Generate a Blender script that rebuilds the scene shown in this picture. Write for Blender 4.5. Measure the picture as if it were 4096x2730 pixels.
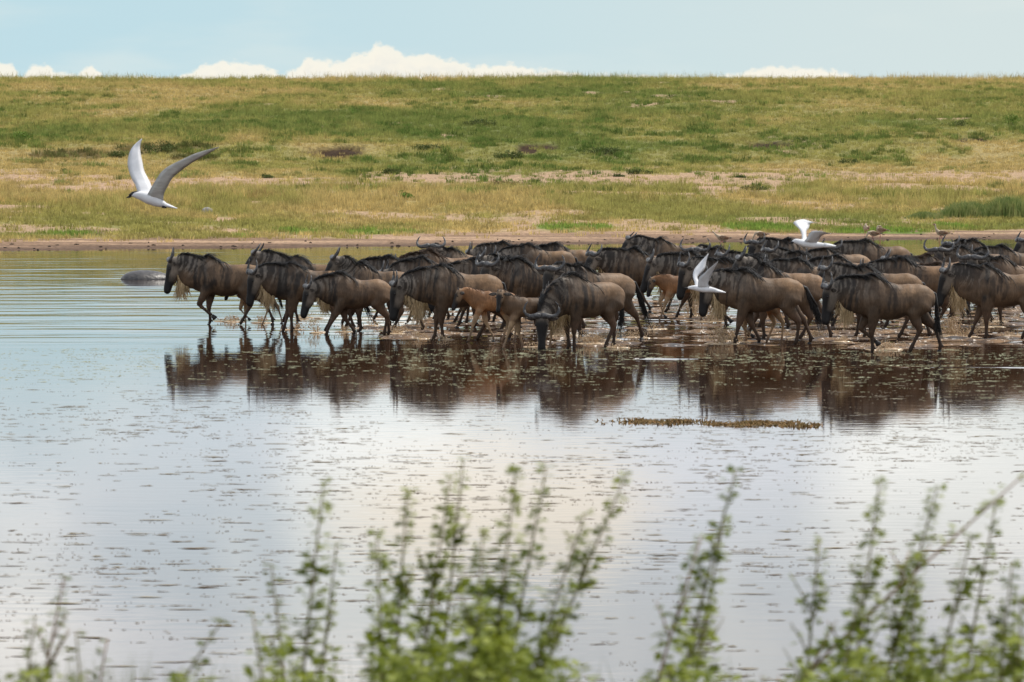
import bpy, math, random
import numpy as np
from mathutils import Vector, noise as mnoise
R = math.radians
scene = bpy.context.scene
for o in list(bpy.data.objects): bpy.data.objects.remove(o)

# ------------------------------------------------------------------ camera
CAM_H = 3.0; FPX = 4267.0; PITCH = math.atan(181.0 / FPX); FX = 512.0
cam_d = bpy.data.cameras.new('camera'); cam = bpy.data.objects.new('camera', cam_d)
scene.collection.objects.link(cam); scene.camera = cam
cam.location = (0, 0, CAM_H); cam.rotation_euler = (math.pi / 2 - PITCH, 0, 0)
cam_d.sensor_width = 36; cam_d.lens = FPX * 36 / 1024.0
cam_d.clip_start = 0.5; cam_d.clip_end = 30000
cam_d.dof.use_dof = True; cam_d.dof.focus_distance = 72; cam_d.dof.aperture_fstop = 9.5

# ------------------------------------------------------------------ world
SUN_EL, SUN_AZ = 60.0, 55.0          # azimuth clockwise from +Y
world = bpy.data.worlds.new('World'); scene.world = world; world.use_nodes = True
nt = world.node_tree; nt.nodes.clear()
def WN(t, **k):
    n = nt.nodes.new(t)
    for a, b in k.items(): setattr(n, a, b)
    return n
def L(a, b, tree=nt): tree.links.new(a, b)
def M(op, a, b=None, tree=nt, clamp=False):
    n = tree.nodes.new('ShaderNodeMath'); n.operation = op; n.use_clamp = clamp
    for i, v in enumerate((a, b)):
        if v is None: continue
        if isinstance(v, (int, float)): n.inputs[i].default_value = v
        else: tree.links.new(v, n.inputs[i])
    return n.outputs[0]
def SM(val, lo, hi, tree=nt, a=0.0, b=1.0):
    n = tree.nodes.new('ShaderNodeMapRange'); n.interpolation_type = 'SMOOTHSTEP'
    tree.links.new(val, n.inputs[0])
    for i, v in zip((1, 2, 3, 4), (lo, hi, a, b)): n.inputs[i].default_value = v
    return n.outputs[0]
def MIX(fac, a, b, tree=nt):
    n = tree.nodes.new('ShaderNodeMix'); n.data_type = 'RGBA'
    for s, v in ((0, fac), (6, a), (7, b)):
        if isinstance(v, (int, float)): n.inputs[s].default_value = v
        elif isinstance(v, tuple): n.inputs[s].default_value = (*v, 1) if len(v) == 3 else v
        else: tree.links.new(v, n.inputs[s])
    return n.outputs[2]
tc = WN('ShaderNodeTexCoord'); sep = WN('ShaderNodeSeparateXYZ'); L(tc.outputs['Generated'], sep.inputs[0])
sx, sy, sz = sep.outputs
az = M('ARCTAN2', sx, sy)
azp = M('PINGPONG', M('ADD', az, 0.12), 0.24)          # 0..0.24 across the frame, then mirrored on
el = M('MAXIMUM', sz, 0.0)
sky = WN('ShaderNodeTexSky', sky_type='NISHITA', sun_disc=False)
sky.sun_elevation = R(SUN_EL); sky.sun_rotation = R(SUN_AZ); sky.air_density = 1.0; sky.dust_density = 1.5
comb = WN('ShaderNodeCombineXYZ'); L(azp, comb.inputs[0]); L(el, comb.inputs[1])
def wnoise(scale3, det, seed):
    mp = WN('ShaderNodeMapping'); L(tc.outputs['Generated'], mp.inputs[0]); mp.inputs['Scale'].default_value = (scale3[0], scale3[0], scale3[1])
    mp.inputs['Location'].default_value = (seed, seed * .37, seed * .7)
    nz = WN('ShaderNodeTexNoise'); L(mp.outputs[0], nz.inputs[0]); nz.inputs['Scale'].default_value = 1; nz.inputs['Detail'].default_value = det
    return nz.outputs[0]
K = 10.0
low = MIX(SM(az, -0.11, 0.13), (5.3, 7.3, 8.0), (6.7, 7.7, 7.7))
zen = MIX(0.55, sky.outputs[0], (2.0, 3.2, 5.0))
base = MIX(SM(el, 0.0, 0.5), low, zen)
thin = M('MULTIPLY', SM(wnoise((14, 60, 1), 4, 3.1), .48, .75), .55)
base = MIX(thin, base, (7.6, 8.3, 8.0))
# high soft broken cloud deck
n1 = wnoise((9, 26, 1), 5, 11.3); n2 = wnoise((18, 14, 1), 5, 5.2)
deck = M('MULTIPLY', SM(el, 0.038, 0.076), M('ADD', .55, M('MULTIPLY', SM(n1, .35, .65), .45)))
deck = M('MULTIPLY', deck, SM(el, .16, .6, a=1.0, b=.30))
deckc = MIX(SM(n2, .38, .62), (10.6, 11.1, 11.9), (16.2, 16.0, 15.4))
base = MIX(deck, base, deckc)
# cream lit cloud low above the bank, seen in the water
bx_ = M('DIVIDE', M('SUBTRACT', az, -0.002), 0.040); by_ = M('DIVIDE', M('SUBTRACT', el, 0.082), 0.017)
nn = M('MULTIPLY', M('SUBTRACT', wnoise((30, 60, 1), 5, 8.8), .5), 2.2)
rr = M('ADD', M('ADD', M('MULTIPLY', bx_, bx_), M('MULTIPLY', by_, by_)), nn)
base = MIX(M('MULTIPLY', SM(rr, .2, 1.5, a=1.0, b=0.0), .8), base, (13.6, 12.4, 10.4))
# cumulus on the skyline: top profile over azimuth (render pixel x, y)
prof = [(0,62),(15,64),(24,77),(32,66),(48,63),(62,72),(80,74),(94,63),(108,76),(180,77),(203,66),(225,60),(262,64),(285,73),(298,68),(306,57),(325,60),(345,62),(352,54),
        (366,53),(376,43),(392,47),(404,54),(428,52),(444,58),(470,64),(510,62),(545,69),(590,73),(640,75),(700,77),(770,66),(795,67),(832,70)]
def addramp(pts, w=0.24):
    # two colour ramps (32 stops limit each)
    n = WN('ShaderNodeFloatCurve'); c = n.mapping.curves[0]
    n.mapping.extend = 'HORIZONTAL'
    ps = [((((x - 512) / FPX) + .12) / .24, max(0, (82 - y) / 50.0)) for x, y in pts] + [((((855 - 512) / FPX) + .12) / .24, .08), (1.0, .05)]
    while len(c.points) < len(ps): c.points.new(.5, .5)
    for p, (a, b) in zip(c.points, ps): p.location = (a, b); p.handle_type = 'VECTOR'
    n.mapping.update(); L(M('DIVIDE', azp, .24), n.inputs[1]); return n.outputs[0]
top = addramp(prof)                                    # in 50 px units above y=82
epx = M('DIVIDE', M('SUBTRACT', el, (160 - 82) / FPX), 50.0 / FPX)
cn = M('MULTIPLY', M('SUBTRACT', wnoise((420, 620, 1), 5, 2.2), .5), .30)
cn = M('ADD', cn, M('MULTIPLY', M('SUBTRACT', wnoise((120, 160, 1), 3, 6.2), .5), .16))
dd = M('SUBTRACT', M('ADD', top, cn), epx)
cm = M('MULTIPLY', SM(dd, -.02, .09), SM(dd, .0, .35, a=.8, b=.97))
cc = MIX(SM(M('ADD', dd, M('MULTIPLY', cn, 1.2)), .0, .5), (10.2, 9.5, 8.1), (8.9, 8.7, 7.9))
base = MIX(cm, base, cc)
bg = WN('ShaderNodeBackground'); L(base, bg.inputs[0]); bg.inputs[1].default_value = 0.1
wo = WN('ShaderNodeOutputWorld'); L(bg.outputs[0], wo.inputs[0])

sun_d = bpy.data.lights.new('sun', 'SUN'); sun = bpy.data.objects.new('sun', sun_d); scene.collection.objects.link(sun)
sun_d.energy = 3.9; sun_d.angle = R(4); sun_d.color = (1, .94, .84)
sd = Vector((math.sin(R(SUN_AZ)) * math.cos(R(SUN_EL)), math.cos(R(SUN_AZ)) * math.cos(R(SUN_EL)), math.sin(R(SUN_EL))))
sun.rotation_euler = sd.to_track_quat('Z', 'Y').to_euler()
scene.view_settings.view_transform = 'Standard'; scene.view_settings.look = 'None'
scene.view_settings.exposure = 0.0; scene.view_settings.gamma = 1; scene.view_settings.use_curve_mapping = False
scene.render.engine = 'CYCLES'; scene.render.resolution_x = 1024; scene.render.resolution_y = 682

# ------------------------------------------------------------------ helpers
def ray(px, py):
    x = (px - 512) / FPX; y = (341 - py) / FPX
    c, s = math.cos(PITCH), math.sin(PITCH)
    return Vector((x, c + y * s, -s + y * c))          # camera looks +Y, pitched down
def at(px, py, z=0.0):
    d = ray(px, py); t = (z - CAM_H) / d.z; return Vector((d.x * t, d.y * t, z))
def atD(px, py, D):
    d = ray(px, py); t = D / d.y; return Vector((d.x * t, D, CAM_H + d.z * t))

_TAB = {}
def npnoise(x, y, seed=0):
    x = np.asarray(x, float); y = np.asarray(y, float)
    tab = _TAB.get(seed)
    if tab is None: tab = _TAB[seed] = np.random.RandomState(seed).rand(256, 256)
    xi = np.floor(x).astype(int); yi = np.floor(y).astype(int); fx = x - xi; fy = y - yi
    fx = fx * fx * (3 - 2 * fx); fy = fy * fy * (3 - 2 * fy)
    g = lambda a, b: tab[a % 256, b % 256]
    return (g(xi, yi) * (1 - fx) + g(xi + 1, yi) * fx) * (1 - fy) + (g(xi, yi + 1) * (1 - fx) + g(xi + 1, yi + 1) * fx) * fy
def fbm(x, y, seed=0, octv=4, gain=.5):
    s = 0; a = 1; t = 0
    for i in range(octv):
        s = s + a * npnoise(np.asarray(x) * 2 ** i + 17.3 * i, np.asarray(y) * 2 ** i - 9.1 * i, seed + i); t += a; a *= gain
    return s / t
def sst(x, a, b):
    t = np.clip((np.asarray(x, float) - a) / (b - a), 0, 1); return t * t * (3 - 2 * t)

def new_mat(name, rough=.8, spec=.3):
    m = bpy.data.materials.new(name); m.use_nodes = True
    b = m.node_tree.nodes['Principled BSDF']; b.inputs['Roughness'].default_value = rough
    b.inputs['Specular IOR Level'].default_value = spec
    return m, m.node_tree, b
def noise_tex(tree, scale, det=4, coord='Object', vscale=None, rough=.55):
    t = tree.nodes.new('ShaderNodeTexCoord'); n = tree.nodes.new('ShaderNodeTexNoise')
    src = t.outputs[coord]
    if vscale:
        mp = tree.nodes.new('ShaderNodeMapping'); mp.inputs['Scale'].default_value = vscale
        tree.links.new(src, mp.inputs[0]); src = mp.outputs[0]
    tree.links.new(src, n.inputs['Vector']); n.inputs['Scale'].default_value = scale; n.inputs['Detail'].default_value = det
    n.inputs['Roughness'].default_value = rough
    return n.outputs[0]
def simple(name, c1, c2, scale=20, rough=.8, spec=.3, vscale=None, bump=0.0, coord='Object'):
    m, t, b = new_mat(name, rough, spec)
    n = noise_tex(t, scale, 5, coord, vscale)
    L(MIX(SM(n, .3, .7, t), c1, c2, t), b.inputs['Base Color'], t)
    if bump:
        bn = t.nodes.new('ShaderNodeBump'); bn.inputs['Distance'].default_value = bump; L(n, bn.inputs['Height'], t); L(bn.outputs[0], b.inputs['Normal'], t)
    return m

def translucent(m, colsock, fac):
    t = m.node_tree; b = t.nodes['Principled BSDF']; o = [n for n in t.nodes if n.type == 'OUTPUT_MATERIAL'][0]
    if colsock is None: colsock = b.inputs['Base Color'].links[0].from_socket
    tr = t.nodes.new('ShaderNodeBsdfTranslucent'); mx = t.nodes.new('ShaderNodeMixShader'); mx.inputs[0].default_value = fac
    L(colsock, tr.inputs[0], t); L(b.outputs[0], mx.inputs[1], t); L(tr.outputs[0], mx.inputs[2], t); L(mx.outputs[0], o.inputs[0], t); return m
class MB:
    def __init__(s): s.v = []; s.f = []
    def ringloft(s, rings, cap=True):
        n = len(rings[0]); b = len(s.v)
        for r in rings: s.v.extend([tuple(p) for p in r])
        for i in range(len(rings) - 1):
            for k in range(n):
                a = b + i * n + k; c = b + i * n + (k + 1) % n
                s.f.append((a, c, c + n, a + n))
        if cap:
            s.f.append(tuple(b + k for k in reversed(range(n)))); e = b + (len(rings) - 1) * n
            s.f.append(tuple(e + k for k in range(n)))
    def tube(s, pts, rad, n=8, side=None, cap=True, flat=1.0):
        """round (or, flat<1, flattened across `side`) tube; rad entries may be (across, along side)"""
        rings = []
        pts = [Vector(p) for p in pts]
        for i, p in enumerate(pts):
            t = (pts[min(i + 1, len(pts) - 1)] - pts[max(i - 1, 0)]).normalized()
            sd_ = Vector(side) if side else (Vector((0, 0, 1)) if abs(t.z) < .9 else Vector((1, 0, 0))).cross(t)
            u = (sd_ - t * sd_.dot(t)).normalized(); w = t.cross(u).normalized()
            r = rad[i]; ra, rb = (r if isinstance(r, tuple) else (r, r * flat))
            rings.append([p + w * (ra * math.cos(2 * math.pi * k / n)) + u * (rb * math.sin(2 * math.pi * k / n)) for k in range(n)])
        s.ringloft(rings, cap)
    def strand(s, pts, r):
        rings = []
        m = len(pts)
        for i, p in enumerate(pts):
            rr_ = r * (1 - .85 * i / (m - 1))
            rings.append([(p[0] + rr_, p[1] - rr_ * .5, p[2]), (p[0] - rr_, p[1] - rr_ * .5, p[2]), (p[0], p[1] + rr_, p[2])])
        s.ringloft(rings, False)
    def blob(s, c, r, seg=8, rings_=5, jit=0, rnd=None):
        c = Vector(c); rs = []
        r = (r, r, r) if isinstance(r, (int, float)) else r
        for i in range(rings_ + 1):
            ph = math.pi * (i + .02) / (rings_ + .04)
            row = []
            for k in range(seg):
                j = 1 + (rnd.uniform(-jit, jit) if rnd else 0)
                th = 2 * math.pi * k / seg
                row.append((c.x + r[0] * j * math.sin(ph) * math.cos(th), c.y + r[1] * j * math.sin(ph) * math.sin(th), c.z - r[2] * j * math.cos(ph)))
            rs.append(row)
        s.ringloft(rs)
    def build(s, name, mat, parent=None, smooth=True):
        me = bpy.data.meshes.new(name); me.from_pydata(s.v, [], s.f); me.materials.append(mat)
        if smooth: me.polygons.foreach_set('use_smooth', [True] * len(me.polygons))
        me.update(); o = bpy.data.objects.new(name, me); scene.collection.objects.link(o)
        if parent: o.parent = parent
        return o
def tag(o, label=None, cat=None, group=None, kind=None):
    if label: o['label'] = label
    if cat: o['category'] = cat
    if group: o['group'] = group
    if kind: o['kind'] = kind
    return o
def empty(name, loc, rz=0.0, sc=1.0):
    o = bpy.data.objects.new(name, None); o.location = loc; o.rotation_euler = (0, 0, rz); o.scale = (sc,) * 3
    o.empty_display_size = .2; scene.collection.objects.link(o); return o
def grid_mesh(name, X, Y, Z, mat, col=None, smooth=True):
    ny, nx = X.shape
    co = np.stack([X, Y, Z], -1).reshape(-1, 3).astype(np.float32)
    idx = np.arange(ny * nx).reshape(ny, nx)
    q = np.stack([idx[:-1, :-1], idx[:-1, 1:], idx[1:, 1:], idx[1:, :-1]], -1).reshape(-1, 4)
    me = bpy.data.meshes.new(name); me.vertices.add(len(co)); me.vertices.foreach_set('co', co.ravel())
    me.loops.add(q.size); me.loops.foreach_set('vertex_index', q.ravel().astype(np.int32))
    me.polygons.add(len(q)); me.polygons.foreach_set('loop_start', np.arange(0, q.size, 4, dtype=np.int32))
    me.polygons.foreach_set('use_smooth', np.full(len(q), smooth))
    me.update(calc_edges=True); me.materials.append(mat)
    if col is not None:
        a = me.color_attributes.new('tint', 'FLOAT_COLOR', 'POINT')
        a.data.foreach_set('color', np.concatenate([col.reshape(-1, 3), np.ones((len(co), 1))], 1).astype(np.float32).ravel())
    o = bpy.data.objects.new(name, me); scene.collection.objects.link(o); return o

# ------------------------------------------------------------------ terrain
PD = [-60, -10, 0, 4, 14, 26, 45, 70, 95, 112, 118, 126, 140, 175, 215, 255, 300, 340, 380, 600, 7000]
PZ = [-1.2, -.35, 0, .10, .22, .55, 1.05, 1.65, 2.20, 2.75, 3.15, 3.95, 4.6, 6.15, 8.1, 9.95, 11.45, 12.05, 12.1, 10.6, 6.0]
def shore(x): return 151 + .6 * np.clip(x, -60, 60) + 2.2 * (npnoise(np.asarray(x) * .13, 0 * np.asarray(x), 5) - .5)
def height(x, y):
    x = np.asarray(x, float); y = np.asarray(y, float)
    d = y - 151 - (shore(x) - 151) * (1 - sst(y, 190, 330))
    z = np.interp(d, PD, PZ)
    w = sst(d, 6, 60)
    z = z + w * (.55 * (fbm(x * .05, y * .035, 21) - .5) + .35 * (fbm(x * .22, y * .16, 31) - .5)) * (1 - .45 * sst(d, 270, 300) * (1 - sst(d, 600, 900)))
    z = z + sst(d, 1, 8) * .05 * (fbm(x * .9, y * .9, 41) - .5)
    z = np.where(np.abs(x) > 120, z + 0, z)
    return z
# pixel -> terrain point
_D = np.concatenate([np.arange(140, 470, .5)])
def on_hill(px, py):
    xs = (px - 512) / FPX * _D; z = height(xs, _D)
    yy = 160 - FPX * (z - CAM_H) / _D
    ok = np.where(yy <= py)[0]
    i = ok[0] if len(ok) else len(_D) - 1
    return Vector((xs[i], _D[i], float(z[i])))
# patches named in photo pixels (x, y, half width px, half depth m, kind)
PATCH = []
def patch(px, py, hw, hd, kind, k=1.0):
    if kind in ('scarp', 'dark'):
        rp = random.Random(int(px * 3 + py)); m_ = max(4, int(hw / 3.5))
        for i in range(m_):
            p = on_hill(px + rp.uniform(-1, 1) * hw, py + rp.gauss(0, 1.5)); PATCH.append((p.x, p.y, rp.uniform(5, 12) * p.y / FPX, hd * rp.uniform(.4, .95), kind, k))
        return
    p = on_hill(px, py); PATCH.append((p.x, p.y, hw * p.y / FPX, hd, kind, k))
for a in [(770,143,38,5,'scarp'),(800,139,18,4,'scarp'),(745,148,26,4,'scarp'),(333,152,20,3.0,'scarp'),(545,146,26,4,'scarp'),(592,142,14,3,'scarp'),(950,138,34,4,'scarp'),(905,142,16,3,'scarp'),
          (70,154,40,3,'dark'),(170,150,40,4,'dark'),(205,157,30,3,'dark'),
          (40,178,60,9,'soil'),(120,186,70,8,'soil'),(240,180,90,7,'soil'),(330,184,60,6,'soil'),(450,178,50,4,'soil'),(560,177,80,6,'soil'),(660,180,90,6,'soil'),(760,176,90,5,'soil'),(720,188,40,5,'soil'),(950,190,70,7,'soil'),(880,198,30,4,'soil'),
          (215,224,14,8,'soil'),(238,231,20,4,'soil'),(85,232,25,3,'wet'),(540,226,26,5,'soil'),(700,228,60,3,'soil'),(860,225,60,4,'soil'),
          (40,236,60,3.5,'lush'),(330,232,80,3.0,'lush'),(560,228,22,3.5,'lush'),(595,229,18,2.5,'lush'),(765,228,34,5,'lush'),(880,231,50,4,'lush'),(960,229,50,5,'lush'),(240,237,22,1.2,'lush'),
          (640,205,90,10,'lush2'),(990,200,80,12,'lush2'),(870,118,160,16,'lush2'),(700,110,120,12,'lush2'),(300,118,160,12,'lush2'),(900,128,120,10,'lush2'),(960,104,90,12,'lush2'),(60,130,60,10,'lush2'),(500,112,90,8,'lush2')]: patch(*a)

def masks(x, y):
    """fields over the bank: soil 0..1, green 0..1, scarp 0..1, tall 0..1"""
    d = y - 151 - (shore(x) - 151) * (1 - sst(y, 190, 330))
    n1_ = fbm(x * .10, y * .05, 61, 5); n2_ = fbm(x * .035, y * .018, 71, 4); n3_ = fbm(x * .45, y * .22, 81, 4)
    green = .36 + .9 * (n2_ - .5) * 2 * .6 + 1.1 * (n1_ - .5) + .7 * (n3_ - .5)
    green = green + .30 * np.exp(-((d - 150) / 34.) ** 2) + .1 * sst(d, 12, 20) * (1 - sst(d, 22, 34))
    green = green - .22 * np.exp(-((d - 52) / 24.) ** 2)
    soil = (1 - sst(d + 26 * (n1_ - .5) + 9 * (n3_ - .5), 9, 16))
    band = np.exp(-((d - 83) / 15.) ** 2)
    soil = np.maximum(soil, sst(band * .62 + (n1_ - .5) * 1.6 + (n3_ - .5) * 1.1, .36, .56) * .88)
    soil = np.maximum(soil, .8 * sst(fbm(x * .16, y * .10, 95, 5), .56, .64) * sst(d, 8, 16) * (1 - sst(d, 96, 112)))
    scarp = 0 * d; dark = 0 * d; lush = 0 * d; wet = (1 - sst(d, 0.8, 5.0))
    for (cx, cy, rx, ry, kd, k) in PATCH:
        q = ((x - cx) / rx) ** 2 + ((y - cy) / ry) ** 2
        w = 1 - sst(q + 4.5 * (n3_ - .5) + 2.5 * (n1_ - .5), .35, 1.1)
        if kd == 'soil': soil = np.maximum(soil, w * .95)
        elif kd == 'scarp': scarp = np.maximum(scarp, w)
        elif kd == 'dark': dark = np.maximum(dark, w)
        elif kd == 'wet': wet = np.maximum(wet, w * .7)
        elif kd == 'lush': lush = np.maximum(lush, w); soil = soil * (1 - w)
        elif kd == 'lush2': green = green + .24 * w; soil = soil * (1 - w)
    return d, np.clip(soil, 0, 1), np.clip(green, 0, 1), scarp, dark, lush, wet, n3_, n1_
C3 = lambda *a: np.array(a)
def lerp(a, b, t): return a + (b - a) * t[..., None]
DRY = C3(.57, .44, .18); OLV = C3(.41, .37, .118); GRN = C3(.25, .285, .078); SOIL = C3(.40, .27, .175); LSH = C3(.21, .33, .055)
def bank_col(x, y, tuft=False):
    d, soil, green, scarp, dark, lush, wet, n3_, n1_ = masks(x, y)
    c = lerp(np.broadcast_to(DRY, x.shape + (3,)), OLV, sst(green, .12, .45)); c = lerp(c, GRN, sst(green, .45, .9))
    c = lerp(c, LSH, lush * .85)
    if not tuft:
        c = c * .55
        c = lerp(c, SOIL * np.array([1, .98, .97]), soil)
        c = lerp(c, C3(.20, .125, .078), (1 - sst(d, 9, 16)) * sst(fbm(x * .10, y * .9, 51, 5), .42, .52) * .85)
        c = lerp(c, C3(.10, .060, .040), wet * .9)
        c = lerp(c, C3(.045, .025, .012), scarp)
        c = lerp(c, c * .35, dark * .8)
        c = c * (0.8 + .4 * fbm(x * 2.2, y * 1.4, 91))[..., None]
    else:
        c = lerp(c, c * .45, dark * .85)
    return c
xs = np.concatenate([-np.geomspace(6000, 100, 22)[:-1], np.arange(-100, 100.01, .55), np.geomspace(100, 6000, 22)[1:]])
ys = np.concatenate([np.arange(90, 130, 5), np.arange(130, 200, .35), np.arange(200, 300, .55), np.arange(300, 480, .9), np.geomspace(480, 9000, 30)])
X, Y = np.meshgrid(xs, ys); Z = height(X, Y)
_, _so, _, _sc, _dk, *_r = masks(X, Y)
Z = Z + _sc * (-.35 + .9 * (fbm(X * .9, Y * .5, 14) - .5))
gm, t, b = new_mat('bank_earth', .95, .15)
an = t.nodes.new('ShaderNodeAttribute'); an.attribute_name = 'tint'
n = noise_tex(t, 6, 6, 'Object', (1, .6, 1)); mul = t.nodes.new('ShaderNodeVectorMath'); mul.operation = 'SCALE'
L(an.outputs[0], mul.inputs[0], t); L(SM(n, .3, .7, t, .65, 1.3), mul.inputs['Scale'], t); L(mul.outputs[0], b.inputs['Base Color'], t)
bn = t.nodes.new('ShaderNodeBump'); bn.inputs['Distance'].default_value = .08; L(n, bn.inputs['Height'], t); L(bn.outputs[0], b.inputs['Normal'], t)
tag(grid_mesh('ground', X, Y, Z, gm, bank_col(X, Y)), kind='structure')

# near bank under the foreground weeds
xs = np.arange(-40, 40.1, .25); ys = np.arange(-30, 16.1, .25); X, Y = np.meshgrid(xs, ys)
Z = np.interp(Y, [-30, 4, 9.5, 12, 15, 16], [1.45, 1.45, 1.35, .75, -.15, -.4]) + .12 * (fbm(X * .7, Y * .7, 3) - .5)
nb = simple('near_bank_earth', (.10, .08, .045), (.20, .15, .09), 8, .95, .1, bump=.03)
tag(grid_mesh('near_bank', X, Y, Z, nb), kind='structure')

# ------------------------------------------------------------------ water
wm, t, b = new_mat('lake_water', .03, .5)
b.inputs['IOR'].default_value = 1.333
geo = t.nodes.new('ShaderNodeNewGeometry')
wn_ = noise_tex(t, .35, 3, 'Object')
L(MIX(SM(wn_, .35, .65, t), (.034, .016, .008), (.055, .028, .015), t), b.inputs['Base Color'], t)
wmp = t.nodes.new('ShaderNodeMapping'); wmp.inputs['Scale'].default_value = (1.2, 3.0, 1); L(geo.outputs['Position'], wmp.inputs[0], t)
fine = t.nodes.new('ShaderNodeTexNoise'); fine.inputs['Scale'].default_value = 1.6; fine.inputs['Detail'].default_value = 3; L(wmp.outputs[0], fine.inputs['Vector'], t)
wsep = t.nodes.new('ShaderNodeSeparateXYZ'); L(geo.outputs['Position'], wsep.inputs[0], t)
bn = t.nodes.new('ShaderNodeBump'); bn.inputs['Distance'].default_value = .0012; L(fine.outputs[0], bn.inputs['Height'], t)
L(bn.outputs[0], b.inputs['Normal'], t)
ys = np.concatenate([np.arange(10, 56, .5), np.arange(56, 104, .16), np.arange(104, 200, .3)])
xs = np.concatenate([-np.geomspace(3000, 30, 14)[:-1], np.arange(-30, 30.01, .3), np.geomspace(30, 3000, 14)[1:]])
ys = np.concatenate([[-400, -100, 0], ys]); X, Y = np.meshgrid(xs, ys)
def px_of(x, y): return 512 + FPX * x / y
PXg = px_of(X, np.maximum(Y, 5))
rip = sst(Y + 3 * (fbm(X * .12, Y * .02, 9) - .5), 64, 76)
amp = .00035 + .0060 * rip * (.45 + 1.1 * fbm(X * .05, Y * .08, 19))
amp = amp * (1 - .35 * sst(Y, 110, 150))
# bow-wave lines pushed ahead of the herd
wave = (1.15 * (fbm(X * .5, Y * 1.7, 59, 3) - .5)) + (fbm(X * .22 + Y * .06 + 1.5 * npnoise(X * .1, Y * .1, 2), Y * .8 - X * .09 + 2.0 * npnoise(X * .07, Y * .05, 4), 29, 3) - .5) * 2 + .6 * (fbm(X * .6, Y * 2.1, 39, 2) - .5)
Z = amp * wave
streak = np.exp(-((Y - (61.5 + .08 * np.abs(X - 9))) / .55) ** 2) * sst(PXg, 780, 900) + .8 * np.exp(-((Y - (63.6 + .03 * X)) / .35) ** 2) * sst(PXg, 860, 960) + .7 * np.exp(-((Y - (65.0 + .05 * X)) / .3) ** 2) * sst(PXg, 700, 760) * (1 - sst(PXg, 820, 900)) + np.exp(-((Y - (64.5 - .10 * X)) / .5) ** 2) * sst(PXg, 600, 640) * (1 - sst(PXg, 700, 730)) * .9 \
       + np.exp(-((Y - (66.5 + .16 * (X + 1))) / .5) ** 2) * sst(PXg, 60, 200) * (1 - sst(PXg, 330, 520)) * .25
Z = Z + .018 * streak * (.5 + .5 * np.sin(Y * 11 + X * .8 + 3 * npnoise(X * .4, Y, 6))) * sst(fbm(X * .45, Y * .8, 49), .36, .6)
_frt = np.interp(PXg, [300, 420, 520, 640, 800, 900, 1024, 1200], [74.5, 70.5, 68.3, 68.0, 68.6, 67.2, 67.6, 67.5])
_ch = sst(Y - _frt, -1.2, 1.0) * sst(PXg, 260, 380) * (1 - sst(Y, 92, 99))
Z = Z + _ch * (.035 * (fbm(X * 1.1, Y * 1.6, 63, 4, .6) - .5) + .02 * (fbm(X * 2.4, Y * 3.0, 64, 2) - .5))
Z[:3] = 0
w = tag(grid_mesh('water', X, Y, Z, wm), kind='structure')

# churned muddy water among the legs
cm_, t, b = new_mat('churned_mud_water', .32, .28)
n = noise_tex(t, 2.2, 6, 'Object', (1, .55, 1), .65)
n2c = noise_tex(t, 11.0, 5, 'Object', (1, .22, 1), .75)
c_ = MIX(SM(n, .35, .68, t), (.050, .027, .014), (.25, .150, .078), t)
L(MIX(SM(n2c, .575, .615, t), c_, (.66, .58, .50), t), b.inputs['Base Color'], t)
L(SM(n, .35, .65, t, .35, .9), b.inputs['Roughness'], t)
bn = t.nodes.new('ShaderNodeBump'); bn.inputs['Distance'].default_value = .035; L(n2c, bn.inputs['Height'], t); L(bn.outputs[0], b.inputs['Normal'], t)
ys = np.arange(66.0, 104, .10); xs = np.arange(-8, 24, .11); X, Y = np.meshgrid(xs, ys); PX_ = px_of(X, Y)
front = np.interp(PX_, [300, 420, 520, 640, 800, 900, 1024, 1200], [74.5, 70.5, 68.3, 68.0, 68.6, 67.2, 67.6, 67.5])
m = sst(Y - front + 2.2 * (fbm(X * .5, Y * .35, 8) - .5), -.6, .8) * sst(PX_, 310, 400) * (1 - sst(Y + (430 - np.minimum(PX_, 430)) * .06, 92, 99))
m = m * sst(m + .55 * (fbm(X * .35, Y * .3, 88) - .5) + .1, .2, .5)
Z = -.035 + m * (.024 + .17 * (fbm(X * 1.5, Y * 1.1, 7, 5, .70) - .48))
tag(grid_mesh('churned_water', X, Y, Z, cm_), kind='structure')

# floating flecks of weed and scum
fl = MB(); rnd = random.Random(4)
def fleck(x, y, r, h=.003):
    n = 7; a0 = rnd.uniform(0, 6.3); st = rnd.uniform(1.5, 3.6)
    k = len(fl.v); z = .0035
    ring = [(x + r * st * rnd.uniform(.6, 1.15) * math.cos(a0 + 6.283 * i / n), y + r * .55 * rnd.uniform(.55, 1.15) * math.sin(a0 + 6.283 * i / n), z) for i in range(n)]
    fl.v.extend(ring); fl.v.append((x, y, z + h))
    for i in range(n): fl.f.append((k + i, k + (i + 1) % n, k + n))
cnt = 0
debris, pale_flecks = fl, MB()
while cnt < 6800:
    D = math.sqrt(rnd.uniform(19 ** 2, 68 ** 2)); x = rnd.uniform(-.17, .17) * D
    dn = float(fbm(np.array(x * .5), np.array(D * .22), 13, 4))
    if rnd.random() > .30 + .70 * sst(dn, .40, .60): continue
    fl = pale_flecks if rnd.random() < sst(D, 52, 60) else debris
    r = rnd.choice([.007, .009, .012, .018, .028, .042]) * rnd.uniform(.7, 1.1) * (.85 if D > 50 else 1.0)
    if fl is pale_flecks: r = rnd.choice([.008, .011, .015, .022]) * rnd.uniform(.7, 1.2)
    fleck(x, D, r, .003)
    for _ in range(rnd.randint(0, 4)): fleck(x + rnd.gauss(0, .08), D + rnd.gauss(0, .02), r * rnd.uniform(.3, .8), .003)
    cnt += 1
tag(debris.build('floating_debris', simple('fleck_scum', (.10, .075, .055), (.27, .235, .165), 3.0, .8, .3), smooth=False), kind='stuff')
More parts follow.
